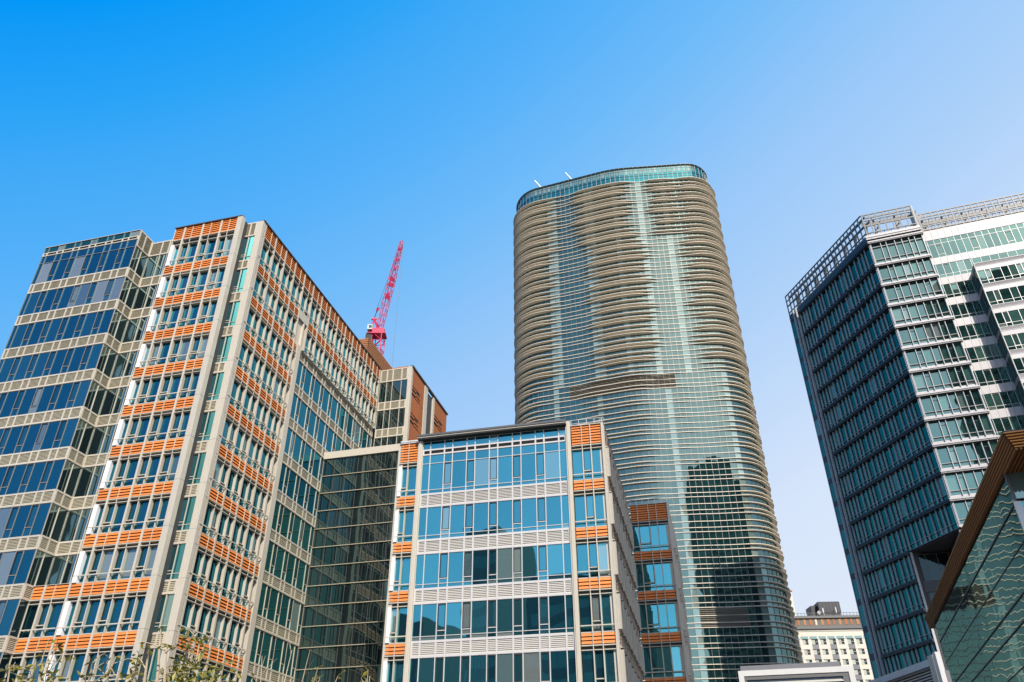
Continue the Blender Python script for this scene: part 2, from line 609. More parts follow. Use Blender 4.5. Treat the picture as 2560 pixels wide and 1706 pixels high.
# ------------------------------------------------------------------ office block at the left (orange louvres)
TA = math.degrees(0.2523)
P2 = (-26.927, 65.257)
LA = (-math.cos(0.2523), math.sin(0.2523))
RA = (math.sin(0.2523), math.cos(0.2523))
P1 = (P2[0] + LA[0] * 2.421 - RA[0] * 1.253, P2[1] + LA[1] * 2.421 - RA[1] * 1.253)
A = Thing('office_building', 'large left office building with orange louvre bands, cream corner pillars and blue glass', 'building', (P2[0], P2[1], GROUND))
FL = Facade(P1, -TA)                # left face, x = 0 at the pillar
FR = Facade(P2, 90 - TA)            # right face, x = 0 at the corner
FC = Facade(P2, -TA)                # corner notch plane
ROOF = 57.74
JS = [52.5 - 4.2 * k for k in range(13)]
DA = (.5, 2.62, 2.94, 3.04, 4.11)
DA0 = (.5, 2.72, 3.38, 3.48, 5.15)
for k, J in enumerate(JS):
    d = DA0 if k == 0 else DA
    bay(A, FL, -7.69, -6.43, J, 0, d, None, 'blue', white=.42, gap=.08)
    for a, b in ((-6.43, -4.16), (-4.16, -1.91), (-1.91, 0.12)):
        bay(A, FL, a, b, J, 0, d, (a + .98,), 'blue')
    if k >= 9:
        bay(A, FL, -11.45, -10.17, J, 0, DA, None, 'blue')
        bay(A, FL, -10.17, -7.79, J, 0, DA, (-9.15,), 'blue')
for x in (-6.43, -4.16, -1.91):
    fin(A, FL, x, 0, GROUND, ROOF)
fin(A, FL, -7.66, 0.02, 18.9, ROOF, .08, 1.2)
fin(A, FL, -7.72, 0.0, GROUND, 18.9)
fin(A, FL, -10.17, 0.0, GROUND, 18.9)
# the two corner pillars and the notch between them
block(A, FL, 0.02, .62, -.05, .55, GROUND, ROOF - .06, 'cream', 'corner_pillar')
block(A, FC, -.72, 0.0, -.03, .42, GROUND, ROOF - .1, 'cream', 'corner_pillar')
for J in JS:
    mb = MB()
    mb.box(.015, .625, -.053, .55, 0, .02, 'dsteel')
    A.add('pillar_joint', mb, FL.at(0, 0, J))
    mb = MB()
    mb.box(-.723, .003, -.033, .42, 0, .02, 'dsteel')
    A.add('pillar_joint', mb, FC.at(0, 0, J))
FN = FC.turn(-2.22, -.75, 90)       # return of the notch, faces right
for k, J in enumerate(JS):
    t = ROOF - .12 if k == 0 else J + 4.15
    b = J + 2.95 if k else J + 3.2
    band(A, FC, [-2.2, -1.46, -.72], 0.0, b, t, pitch=.15)
    band(A, FN, [0, .72], 0.0, b, t, pitch=.15)
    strip(A, FC, [-2.2, -1.46, -.72], .03, J - .05, b, 'azure', sashes=(0,), zsash=(J + .75, b - .1), transoms=(J + .45,), edge=False)
    strip(A, FN, [0, .72], .03, J - .05, b, 'smoke', edge=False)
# recessed wall and the projecting blue wing further left
FA1 = Facade(FL.p(-11.51, -.79), -TA)     # x = 0 at the right corner of the projecting wing
FRET = FL.turn(-11.5, -.79, 90)
xa = [0.0]
for i in range(6):
    xa += [-(1.25 + 2.13 * i), -(2.03 + 2.13 * i)]
xa = sorted([x for x in xa if x > -12.3] + [-12.45])
sA = [i for i in range(len(xa) - 1) if abs(xa[i + 1] - xa[i] - .78) < .05]
for k, J in enumerate(JS):
    zb, zt = J - 1.25, J + .02
    if k == 0:
        strip(A, FA1, xa, 0, 56.9, ROOF - .06, 'teal', fmat='dalu', fw=.045)
        band(A, FA1, xa, 0, 56.42, 56.88, 'dark', pitch=.12, bot=.1, top=.1)
        strip(A, FA1, xa, 0, zt, 56.40, 'blue', sashes=sA, transoms=(55.38,), zsash=(53.37, 55.33), fmat='dalu', fw=.045)
        band(A, FRET, [0, 1.0, 2.1], 0, 55.5, ROOF - .02)
        band(A, FL, [-11.5, -10.02, -9.06, -7.7], 1.32, 55.5, ROOF - .3)
        gt = 55.48
    else:
        strip(A, FA1, xa, 0, zt, J + 2.93, 'blue', sashes=sA, zsash=(J + .85, J + 2.85), fmat='dalu', fw=.045)
        gt = J + 2.93
    band(A, FA1, xa, 0, zb, zt)
    strip(A, FRET, [0, 1.0, 2.1], .03, zt, gt, 'silver')
    band(A, FRET, [0, 1.0, 2.1], 0, zb, zt)
    if J > 18:
        strip(A, FL, [-11.5, -10.02, -9.06, -7.7], 1.34, zt, gt, 'silver', sashes=(2,))
        band(A, FL, [-11.5, -10.02, -9.06, -7.7], 1.32, zb, zt)
block(A, FL, -11.5, -7.7, .02, 1.3, 18.86, 18.9, 'cream', 'ledge')
block(A, FA1, -12.45, 0, -.08, .25, ROOF - .05, ROOF, 'cream', 'coping')
# right face: two full rows at the top, four and a half bays below
cols = [.64 + 2.29 * i for i in range(15)]
for k, J in enumerate(JS):
    d = DA0 if k == 0 else DA
    bay(A, FR, .12, .64, J, 0, d, None, 'blue', gap=.06)
    for i in range(14 if k < 2 else 4):
        a, b = cols[i], cols[i + 1]
        if k == 1 and i == 4:
            continue
        bay(A, FR, a, b, J, 0, d, (a + 1.3,), 'blue', flip=1, deep=.36)
    if k >= 2:
        bay(A, FR, 9.8, 10.6, J, 0, d, None, 'blue', gap=.08)
for i, x in enumerate(cols):
    fin(A, FR, x, 0, GROUND if i < 5 else 48.25, ROOF, .2, .42)
block(A, FR, 9.95, 11.45, .32, .6, 48.3, 51.5, 'cream', 'blank_panel')
block(A, FR, 11.2, 11.42, 0.02, .32, 48.3, 51.5, 'cream', 'blank_panel')
block(A, FR, 9.9, 12.0, .02, .5, 51.54, 52.6, 'cream', 'blank_panel')
block(A, FR, 10.62, 11.42, -.02, .5, GROUND, 48.3, 'cream', 'pillar')
xr = [11.5]
for i in range(10):
    xr += [xr[-1] + 1.6, xr[-1] + 2.33]
xr = [x for x in xr if x < 32.8] + [33.0]
for k, J in enumerate([52.5 - 4.2 * j for j in range(1, 13)]):
    xs = xr if J > 36 else [x for x in xr if x < 20.2] + [20.8]
    sh = [i for i in range(len(xs) - 1) if abs(xs[i + 1] - xs[i] - .73) < .03]
    band(A, FR, xs, .4, J - 1.27, J - .07, pitch=.17)
    strip(A, FR, xs, .45, J - 4.27, J - 1.27, 'blue' if k < 4 else 'teal', sashes=sh, zsash=(J - 3.4, J - 1.35))
# far block that turns towards the camera
PE5 = FR.p(33.0, 0)
F5 = Facade(PE5, -TA)
for zt, zb, kd in ((57.5, 55.5, 'b'), (55.5, 52.3, 's'), (52.3, 51.0, 'b'), (51.0, 48.15, 's'), (48.15, 46.85, 'b'), (46.85, 43.9, 's'), (43.9, 42.6, 'b'), (42.6, 39.4, 's')):
    xs = [0.0, 1.04, 1.91, 3.24, 4.17]
    if kd == 'b':
        band(A, F5, xs, 0, zb, zt, pitch=.14, fw=.2)
    else:
        strip(A, F5, xs, .03, zb, zt, 'smoke')
block(A, F5, 4.17, 4.72, -.04, .5, 30, 57.55, 'cream', 'corner_pillar')
F6 = F5.turn(4.72, 0, 90)
for x0, x1 in ((.55, 5.2), (9.7, 15.3)):
    n = 3
    for i in range(n):
        a, b = x0 + (x1 - x0) * i / n, x0 + (x1 - x0) * (i + 1) / n
        for j in range(8):
            zt = 57.5 - 4.2 * j
            mb = MB()
            mb.box(0.03, b - a - .03, 0, .1, 1.55, 4.17, 'rust')
            mb.box(0.03, b - a - .03, .06, .1, 0, 1.55, 'dark')
            zz = (0.1, .62) if i == 1 else ((.35, 1.0) if i == 0 else ())
            for z in zz:
                mb.box(.03, b - a - .03, -.04, .06, z, z + .3, 'rust')
            if i == 2:
                mb.box(.03, b - a - .03, 0, .06, 0.03, 1.5, 'rust')
            A.add('rust_panel', mb, F6.at(a, .02, zt - 4.2 if j or True else 0))
block(A, F6, 5.25, 6.5, -.05, .4, 25, 57.4, 'cream', 'pillar')
block(A, F6, 6.5, 9.6, .35, .6, 25, 57.2, 'white', 'blank_panel')
for j in range(5):
    strip(A, F6, [7.0, 8.2], .30, 50.2 - 4.2 * j, 52.9 - 4.2 * j, 'teal', fmat='steel', transoms=(51.3 - 4.2 * j,))
block(A, F6, 9.0, 9.65, -.03, .35, 25, 57.35, 'cream', 'pillar')
block(A, F6, 0, 15.5, -.16, .3, 57.52, 57.72, 'dsteel', 'coping')
for F_, a, b in ((FL, -7.7, .62), (FR, 0, 33.0)):
    block(A, F_, a, b, -.1, .4, ROOF - .07, ROOF + .03, 'dsteel', 'coping')
# slatted timber screen on the roof
FS = Facade(FR.p(29.7, .8), -TA)
for F_, L_ in ((FS, (-7.0, 0.0)), (FS.turn(0, 0, 90), (0.0, 8.7)), (FS.turn(0, 8.7, 0), (0.02, 2.5)), (FS.turn(2.5, 8.7, 90), (0.0, 8.0))):
    mb = MB()
    for i in range(15):
        mb.box(L_[0], L_[1], 0, .12, .12 + i * .32, .12 + i * .32 + .2, 'wood')
    mb.box(L_[0], L_[1], .28, .32, 0, 4.8, 'rust')
    x = L_[0] + .5
    while x < L_[1]:
        mb.box(x, x + .1, .12, .28, 0, 4.7, 'dark')
        x += 1.7
    A.add('roof_screen', mb, F_.at(0, 0, 56.4))
# solid insides
core(A, FL, -7.6, .5, .56, 14, GROUND, ROOF - .15)
core(A, FL, -23.9, -7.6, 1.5, 14, GROUND, ROOF - .3)
core(A, FA1, -12.4, -.05, .15, 3, GROUND, ROOF - .3)
core(A, FL, -11.45, -7.55, .56, 1.5, GROUND, 18.8)
core(A, FR, .2, 48.4, .75, 16, GROUND, 57.3)
core(A, F5, .1, 4.5, .2, 15, 25, 57.1)
A.flush()

# a white dome on the roof
mb = MB()
k = 12
for i in range(5):
    for j in range(k):
        a0, a1 = 2 * math.pi * j / k, 2 * math.pi * (j + 1) / k
        e0, e1 = math.pi / 2 * i / 5, math.pi / 2 * (i + 1) / 5
        mb.poly([(1.0 * math.cos(a) * math.cos(e), 1.0 * math.sin(a) * math.cos(e), 1.9 + 1.0 * math.sin(e)) for a, e in ((a0, e0), (a1, e0), (a1, e1), (a0, e1))], 'bright')
for j in range(k):
    a0, a1 = 2 * math.pi * j / k, 2 * math.pi * (j + 1) / k
    mb.poly([(math.cos(a0), math.sin(a0), 0), (math.cos(a1), math.sin(a1), 0), (math.cos(a1), math.sin(a1), 1.9), (math.cos(a0), math.sin(a0), 1.9)], 'bright')
q = FR.p(39.3, -.2)
single('roof_tank', mb, 'small white domed tank behind the timber roof screen', 'tank', loc=(q[0], q[1], 57.3))

# ------------------------------------------------------------------ glass link between the two office buildings
FG = Facade(FR.p(20.8, .4), -TA)
G = Thing('glass_link', 'dark glass atrium wall with thin pale rails between the two orange banded offices', 'atrium', (*FG.p(6), GROUND))
xs = [.05 + 1.45 * i for i in range(12)]
z = 38.45
while z > 0:
    strip(G, FG, xs, .05, z - 2.1, z, 'smoke', fmat='dsteel', fw=.035, fd=.02)
    mb = MB()
    mb.box(0, 16, -.12, .05, 0, .07, 'louvre')
    G.add('rail', mb, FG.at(0.05, .03, z - 2.1 - .03))
    z -= 2.1
block(G, FG, 0, 16.2, -.15, .6, 38.5, 39.35, 'cream', 'roof_beam')
core(G, FG, .05, 16, .2, 8, GROUND, 39.0)
G.flush()

# ------------------------------------------------------------------ office block in the middle
TE = math.degrees(.2269)
PEc = (8.0757, 63.128)
B = Thing('office_building', 'lower middle office building with a wide bright blue glass front framed by orange louvres', 'building', (PEc[0], PEc[1], GROUND))
FE = Facade(PEc, -TE)
FER = Facade(PEc, 90 - TE)
FEL = FE.turn(-19.1, 15.5, -90)
DE = (.38, 2.8, 3.12, 3.25, 4.11)
DE0 = (.38, 2.8, 3.12, 3.27, 5.1)
JE = [26.76 - 4.2 * k for k in range(7)]
for k, J in enumerate(JE):
    d = DE0 if k == 0 else DE
    bay(B, FE, -2.98, -.22, J, 0, d, (-2.0, -1.23), 'azure', flip=2, deep=.32, gap=.06)
    bay(B, FE, -19.05, -17.2, J, 0, d, (-18.15,), 'azure', flip=0, deep=.32, gap=.06, white=.3)
    for i in range(8):
        a = .35 + 2.5 * i
        bay(B, FER, a, a + 2.5, J, -.02, d, (a + 1.4,), 'blue', flip=1, deep=.6, gap=.12)
    for i in range(6):
        a = .3 + 2.5 * i
        bay(B, FEL, a, a + 2.5, J, 0, d, (a + 1.4,), 'blue', flip=1, deep=.4, gap=.1)
for x in (-1.23,):
    fin(B, FE, x, -.06, GROUND, 31.85, .07, .3)
for x in (-2.0, -18.15):
    fin(B, FE, x, -.03, GROUND, 31.85, .05, .3)
for i in range(9):
    for J in JE:
        fin(B, FER, .35 + 2.5 * i if i < 8 else 20.3, -.30, J + .10, J + 2.78, .26, .8)
    fin(B, FER, .35 + 2.5 * i if i < 8 else 20.3, -.03, GROUND, 31.8, .10, .6, name='mullion')
for i in range(7):
    fin(B, FEL, .3 + 2.5 * i, -.1, GROUND, 31.8, .2, .5)
block(B, FE, -.24, .0, -.05, .5, GROUND, 31.85, 'cream', 'corner_pillar')
for x in (-17.22, -3.4):
    mb = MB()
    mb.box(0, .42, -.12, .3, 0, 33.9, 'cream')
    mb.box(.12, .3, -.2, -.12, 0, 33.95, 'cream')
    B.add('pilaster', mb, FE.at(x, 0, GROUND))
xe = [-16.80]
for i in range(6):
    xe += [-(16.06 - 2.13 * i) + .0, -(16.06 - 2.13 * i) + 1.35]
xe = [x for x in xe if x < -3.5] + [-3.4]
sE = [i for i in range(len(xe) - 1) if abs(xe[i + 1] - xe[i] - .78) < .05 and i > 0]
strip(B, FE, xe, .12, 31.08, 31.9, 'azure', fmat='white', fw=.07)
band(B, FE, xe, .12, 30.5, 31.08, 'dark', 'white', pitch=.12, bot=.13, top=.13, fw=.14)
for k in range(7):
    z0 = 26.76 - 4.2 * k
    zt = 30.5 if k == 0 else z0 + 2.9
    strip(B, FE, xe, .12, z0, zt, 'azure', fmat='white', sashes=sE, transoms=((z0 + .34, 29.66) if k == 0 else (z0 + .34,)), zsash=(z0 + .78, z0 + 2.83), fw=.07)
    if z0 - 1.3 > GROUND:
        band(B, FE, xe, .12, z0 - 1.3, z0, 'grey_louvre', 'white', pitch=.135, bot=.16, top=.17, fw=.15)
mb = MB()
mb.box(0, 13.9, -.55, .4, 0, .12, 'cream')
mb.box(0, 13.9, -.62, .4, .12, .3, 'dsteel')
mb.box(0, 13.9, -.5, .4, -.12, 0, 'dark')
B.add('roof_canopy', mb, FE.at(-17.2, 0, 32.05))
mb = MB()
for i in range(5):
    mb.box(-2.95 + .7 * i, -2.9 + .7 * i, .3, .35, 0, .75, 'steel')
for z in (.35, .72):
    mb.box(-2.95, .0, .3, .34, z, z + .04, 'steel')
for i in range(24):
    mb.box(-.14, -.1, .9 + .85 * i, .94 + .85 * i, 0, .75, 'dsteel')
for z in (.35, .72):
    mb.box(-.14, -.1, .3, 20, z, z + .04, 'dsteel')
for i in range(4):
    mb.box(-19 + .55 * i, -18.95 + .55 * i, .25, .3, 0, .4, 'bright')
mb.box(-19.1, -17.3, .2, .26, .3, .42, 'bright')
B.add('roof_railing', mb, FE.at(0, 0, 31.86))
block(B, FE, -19.1, -17.2, -.04, .5, 31.86, 31.95, 'steel', 'coping')
block(B, FE, -2.95, 0.02, -.04, .5, 31.86, 31.93, 'cream', 'coping')
for J in JE:
    for i in range(8):
        for prof_ in ([(-.2, 2.98), (-.2, 3.02), (.0, 3.14), (.0, 2.98)], [(-.16, .22), (-.16, .26), (.0, .26), (.0, .22)]):
            mb = MB()
            mb.prof(.5 + 2.5 * i, 2.7 + 2.5 * i, prof_, 'cream')
            B.add('shading_hood', mb, FER.at(0, -.02, J))
core(B, FE, -19.0, -.7, .62, 20, GROUND, 31.8)
core(B, FE, -17, -3.2, .2, 1, GROUND, 31.9)
B.flush()

B2 = Thing('office_building', 'narrow setback office wing with shaded brown orange louvres right of the blue glass front', 'building', (*FE.p(2, 22), GROUND))
FE2 = Facade(FE.p(.12, 20.8), -TE)
FE2R = FE2.turn(4.25, 0, 90)
for k, J in enumerate(JE):
    d = DE0 if k == 0 else DE
    bay(B2, FE2, 0, 4.05, J, 0, d, (.8, 2.0, 2.85), 'azure', flip=2, deep=.32, gap=.06)
    for i in range(6):
        a = .3 + 2.5 * i
        bay(B2, FE2R, a, a + 2.5, J, 0, d, (a + 1.4,), 'blue', flip=1, deep=.5, gap=.12)
for x in (.8, 2.0, 2.85):
    fin(B2, FE2, x, -.04, GROUND, 31.85, .07, .3)
for i in range(7):
    for J in JE:
        fin(B2, FE2R, .3 + 2.5 * i, -.3, J + .02, J + 2.78, .26, .8)
    fin(B2, FE2R, .3 + 2.5 * i, -.05, GROUND, 31.8, .14, .6, name='mullion')
block(B2, FE2, 4.03, 4.25, -.05, .5, GROUND, 31.85, 'cream', 'corner_pillar')
mb = MB()
for i in range(7):
    mb.box(.05 + .68 * i, .1 + .68 * i, .3, .35, 0, .75, 'steel')
for z in (.35, .72):
    mb.box(0, 4.2, .3, .34, z, z + .04, 'steel')
B2.add('roof_railing', mb, FE2.at(0, 0, 31.86))
block(B2, FE2, 0, 4.25, -.04, .5, 31.86, 31.93, 'cream', 'coping')
core(B2, FE2, .05, 3.7, .62, 15.5, GROUND, 31.8)
B2.flush()

# ------------------------------------------------------------------ wavy residential tower
M['slab'] = solid('beige_ledge', (0.64, 0.56, 0.44), 0.5, var=0.08, scale=0.3)
M['bronze'] = solid('bronze_louvre', (0.115, 0.10, 0.07), 0.5, var=0.15)


def bdir(b):
    return Vector((math.sin(R(b)), math.cos(R(b)), 0))


MID = bdir(10) * 179
VL = MID + bdir(-70) * 32.2
VR = MID + bdir(95.3) * 28.8
VBR = VR + bdir(12) * 34
VBL = VL + bdir(6) * 36


def fillet_path(vs, rs, step):
    pts = []
    n = len(vs)
    for i in range(n):
        p0, p1, p2 = vs[i - 1], vs[i], vs[(i + 1) % n]
        a, b = (p0 - p1).normalized(), (p2 - p1).normalized()
        half = a.angle(b) / 2
        t = rs[i] / math.tan(half)
        c = p1 + (a + b).normalized() * (rs[i] / math.sin(half))
        s0, s1 = p1 + a * t - c, p1 + b * t - c
        ang = s0.angle(s1)
        k = max(2, int(rs[i] * ang / 1.0))
        for j in range(k + 1):
            w = j / k
            pts.append(c + (s0 * math.sin((1 - w) * ang) + s1 * math.sin(w * ang)) / math.sin(ang))
    out = []
    m = len(pts)
    L, acc = 0, [0]
    for i in range(m):
        L += (pts[(i + 1) % m] - pts[i]).length
        acc.append(L)
    cnt = int(L / step)
    j = 0
    for i in range(cnt):
        d = L * i / cnt
        while acc[j + 1] < d:
            j += 1
        f = (d - acc[j]) / max(1e-6, acc[j + 1] - acc[j])
        out.append(pts[j % m].lerp(pts[(j + 1) % m], f))
    nr = []
    for i in range(cnt):
        t = (out[(i + 1) % cnt] - out[i - 1]).normalized()
        nr.append(Vector((t.y, -t.x, 0)))
    return out, nr


TP, TN = fillet_path([VL, MID, VR, VBR, VBL], [9.5, 36, 8, 10, 10], 1.45)
if (TN[0].dot(TP[0] - (VL + VBR) / 2)) < 0:
    TN = [-v for v in TN]
NT = len(TP)
TB = [math.degrees(math.atan2(p.x, p.y)) for p in TP]


def sm(a, b, x):
    t = max(0.0, min(1.0, (x - a) / (b - a)))
    return t * t * (3 - 2 * t)


def ledge_depth(i, z, j):
    b, n, p = TB[i], TN[i], TP[i]
    if n.dot(p.normalized()) > 0.35:
        return 1.3
    side_l = sm(0.25, -.1, n.dot(-p.normalized())) if b < 9 else 0
    side_r = sm(0.25, -.1, n.dot(-p.normalized())) if b > 9 else 0
    up = sm(102, 108, z)
    b += .28 * math.sin(j * .9 + b) if abs(n.dot(p.normalized())) > .5 else 0
    top = sm(146, 152, z)
    l = 1 - sm(2.4 + .3 * top, 4.7 + .6 * top, b)
    mc = 9.6 - 1.0 * top
    m = sm(mc - 3.4, mc - 1.5, b) * (1 - sm(mc + 1.6, mc + 3.4, b))
    r = sm(14.6, 16.8, b)
    x = top * sm(12.6, 13.9, b) * (1 - sm(15.0, 16.2, b)) * .9
    du = .15 + .84 * max(l, m * .95, r * .95, x)
    ll = 1 - sm(1.0, 3.4, b)
    ml = sm(5.0, 7.2, b) * (1 - sm(9.5, 12.0, b))
    rl = sm(16.6, 18.2, b)
    dl = .19 + max(.6 * ll, .34 * ml, 0.55 * rl) + .08 * math.sin(b * 1.9 + 1)
    d = du * up + dl * (1 - up)
    d = max(d, 1.0 * side_l, (1.6 - .25 * (1 - up)) * side_r)
    return d * (1.0, .84, .94)[j % 3]


T = Thing('residential_tower', 'tall rounded tower wrapped in wavy beige ledges with a teal glass crown', 'tower', (MID.x + 4, MID.y + 16, GROUND))
FLH = 4.2
ZT = 169.9
z0s = []
zf = ZT
nring = 0
pale_b = ((3.55, 4.1), (7.15, 7.75), (9.9, 10.3), (11.9, 12.5), (14.2, 14.75))
pale_low = ((3.4, 3.8), (7.1, 7.5), (10.95, 11.25), (12.7, 13.1), (15.1, 15.4), (17.1, 17.5))
while zf > 0:
    for off in (0.0, 1.72, 3.19):
        z = zf - off
        mb = MB()
        ring = []
        for i in range(NT):
            p, n = TP[i], TN[i]
            d = ledge_depth(i, z, nring)
            und = .04 + .22 * max(0, min(d, 1.2) - .3)
            sec = ((-.15, 0), (d * .97, 0), (d, -.03), (d, -.15), (.30 * d, -.13 - und), (-.15, -.13 - und))
            ring.append([(p.x + n.x * a, p.y + n.y * a, z + b) for a, b in sec])
        mi = mb.mi('slab')
        for r_ in ring:
            mb.v += r_
        for i in range(NT):
            a, b = i * 6, ((i + 1) % NT) * 6
            for s in range(5):
                mb.f.append((a + s, b + s, b + s + 1, a + s + 1)); mb.m.append(mi)
        me = mb.mesh('ledge')
        for pl in me.polygons:
            pl.use_smooth = False
        T.add('ledge', me)
        nring += 1
    # glazing of this storey
    low = zf < 104
    mb, fr = MB(), MB()
    mech = 101.5 < zf < 106.5 or 42.5 < zf < 46.4
    for i in range(NT):
        j = (i + 1) % NT
        p, q = TP[i], TP[j]
        front = TN[i].dot(-p.normalized()) > -.2
        b = (TB[i] + TB[j]) / 2
        mt = 'tower'
        if front:
            for lo, hi in (pale_low if low else pale_b):
                if lo < b < hi:
                    mt = 'pale'
            if mech and ((4.6 < b < 13.3) if zf > 90 else (13.0 < b < 16.2)):
                mt = 'bronze'
        z1, z0 = zf - .1, zf - FLH - .1
        for a_, c_ in ((z1, zf - 1.72), (zf - 1.72, zf - 3.19), (zf - 3.19, z0)):
            mb.poly([(p.x, p.y, c_), (q.x, q.y, c_), (q.x, q.y, a_), (p.x, p.y, a_)][::(1 if (q - p).cross(Vector((0, 0, 1))).dot(TN[i]) > 0 else -1)], mt)
        if front:
            c = p + TN[i] * .03
            e = TN[i] * .06
            t = (q - p).normalized() * .05
            pts = [c - t - e, c + t - e, c + t + e, c - t + e]
            bb = len(fr.v)
            fr.v += [(v.x, v.y, z0) for v in pts] + [(v.x, v.y, z1) for v in pts]
            for f_ in ((0, 1, 5, 4), (1, 2, 6, 5), (2, 3, 7, 6), (3, 0, 4, 7)):
                fr.f.append(tuple(bb + k for k in f_)); fr.m.append(fr.mi('dsteel'))
        if mt == 'bronze':
            u = (q - p)
            for s in range(9):
                za = z0 + .3 + s * .42
                o1, o2 = p + TN[i] * .05, q + TN[i] * .05
                o3, o4 = p + TN[i] * .2, q + TN[i] * .2
                fr.poly([(o1.x, o1.y, za + .2), (o2.x, o2.y, za + .2), (o4.x, o4.y, za), (o3.x, o3.y, za)], 'bronze')
    T.add('glazing', mb, None, [('mullions', fr)])
    zf -= FLH
# glass crown
for z0, z1, mt in ((ZT, ZT + 2.9, 'crown'), (ZT + 2.9, ZT + 6.6, 'crown')):
    mb, fr = MB(), MB()
    for i in range(NT):
        j = (i + 1) % NT
        p, q = TP[i] - TN[i] * .35, TP[j] - TN[j] * .35
        tag = mt
        if z0 > ZT + 1 and TN[i].dot(-p.normalized()) > .3 and i % 1 == 0:
            tag = 'crown'
        sgn = 1 if (q - p).cross(Vector((0, 0, 1))).dot(TN[i]) > 0 else -1
        mb.poly([(p.x, p.y, z0), (q.x, q.y, z0), (q.x, q.y, z1), (p.x, p.y, z1)][::sgn], tag)
        if z0 > ZT + 1 and 1.2 < TB[i] < 17.5 and TN[i].dot(-p.normalized()) > .3:
            u, o = (q - p), TN[i] * .03
            a, b = p + u * .2 + o, p + u * .8 + o
            mb.poly([(a.x, a.y, z0 + .8), (b.x, b.y, z0 + .8), (b.x, b.y, z1 - .7), (a.x, a.y, z1 - .7)][::sgn], 'pale')
        o = TN[i] * .07
        fr.bar((p.x + o.x, p.y + o.y, z0), (p.x + o.x, p.y + o.y, z1), .07, 'sash')
        fr.bar((p.x + o.x, p.y + o.y, z1), (q.x + o.x, q.y + o.y, z1), .10, 'sash')
        fr.bar((p.x + o.x, p.y + o.y, (z0 + z1) / 2 + .4), (q.x + o.x, q.y + o.y, (z0 + z1) / 2 + .4), .05, 'sash')
    T.add('glass_crown', mb, None, [('mullions', fr)])
mb = MB()
mb.poly([(p.x, p.y, ZT + 6.1) for p in TP], 'roof')
T.add('roof', mb)
for b in (2.9, 6.2):
    i = min(range(NT), key=lambda i_: abs(TB[i_] - b) + (10 if TN[i_].dot(-TP[i_]) < 0 else 0))
    p = TP[i] - TN[i] * 1.2
    mb = MB()
    mb.bar((p.x, p.y, ZT + 6.1), (p.x - 2.6, p.y - .5, ZT + 9.6), .28, 'bright')
    T.add('davit_arm', mb)
    mb = MB()
    mb.box(p.x + .6, p.x + 2.2, p.y - .4, p.y + .6, ZT + 6.1, ZT + 6.2, 'rust')
    T.add('roof_unit', mb)
T.flush()

# ------------------------------------------------------------------ office block at the right
PR = (62.315, 106.968)
FRF = Facade(PR, -18.8)
FRL = Facade(PR, -75.55)
K = Thing('office_building', 'right hand office tower with pale fins, deep floor ledges and an open steel roof screen', 'building', (PR[0], PR[1], GROUND))
SK = [88.2, 83.2] + [83.2 - 4.2 * k for k in range(1, 20)]
xl = [0.0]
pat = (1.4, .85, 1.0, 1.15)
i = 0
while xl[-1] > -21.0:
    xl.append(xl[-1] - pat[i % 4]); i += 1
xl[-1] = -21.8
xl = sorted(xl)
xf = [.12, 1.68, 2.56, 3.93, 5.06, 6.17, 7.08, 8.28]


def ledge(th, F, x0, x1, z, mat, dep=.62, h=.46, soffit='sash'):
    mb = MB()
    mb.box(x0, x1, -dep, .1, h * .45, h, mat)
    mb.box(x0, x1, -dep + .1, .1, .03, h * .45, mat)
    mb.box(x0, x1, -dep + .06, .1, -.03, .03, soffit)
    x = x0 + .9
    while x < x1:
        mb.box(x - .02, x + .02, -dep + .08, .0, .03, h * .45, 'dsteel')
        x += 1.1
    th.add('floor_ledge', mb, F.at(0, 0, z))


for k, s in enumerate(SK):
    nx = SK[k + 1] if k + 1 < len(SK) else s - 4.2
    if nx < GROUND:
        break
    fl = nx + .5
    if s > 40:
        xs = xl
        strip(K, FRF, xf, .0, fl + .42, s, 'green', fmat='rbright', sashes=(1, 5), transoms=(fl + 1.05,) + ((s - .8,) if k == 0 else ()), zsash=(fl + 1.1, s - .75), fw=.09, fd=.36)
        mb = MB()
        mb.box(.1, 8.3, -.12, .1, 0, .42, 'rwhite')
        for x in xf[1:-1]:
            mb.box(x - .05, x + .05, -.42, -.12, 0, .42, 'rbright')
        K.add('spandrel', mb, FRF.at(0, 0, fl))
        block(K, FRF, -.06, .12, -.3, .2, fl, s, 'rbright', 'corner_post')
        ledge(K, FRF, -.25, 8.55, s, 'rwhite')
    else:
        xs = [x for x in xl if x < -11] + [-10.4]
    e = xs[-1]
    strip(K, FRL, xs, .0, fl, s, 'navy', fmat='finw', transoms=(fl + .75,), fw=.065, fd=.26)
    ledge(K, FRL, -21.9, e + (.2 if e == 0 else .0), s, 'slate_unlit')  # same panel as the front ledges, its unlit side put into a darker colour
    strip(K, FRL, [-25.4, -23.6, -22.65, -21.85], .03, fl + .7, s + .1, 'teal', fmat='steel', fw=.05, fd=.05)
    mb = MB()
    mb.box(-25.4, -21.85, 0, .1, 0, 1.1, 'slate_unlit')
    K.add('spandrel', mb, FRL.at(0, 0, s + .1 if k else s))
for x in (-22.65, -23.6, -25.4):
    fin(K, FRL, x, -.45 if x > -25 else -.06, GROUND, 90.3,   .1, .45, 'finw')
fin(K, FRL, -10.4, -.26, GROUND, 37.2, .08, .4, 'finw')
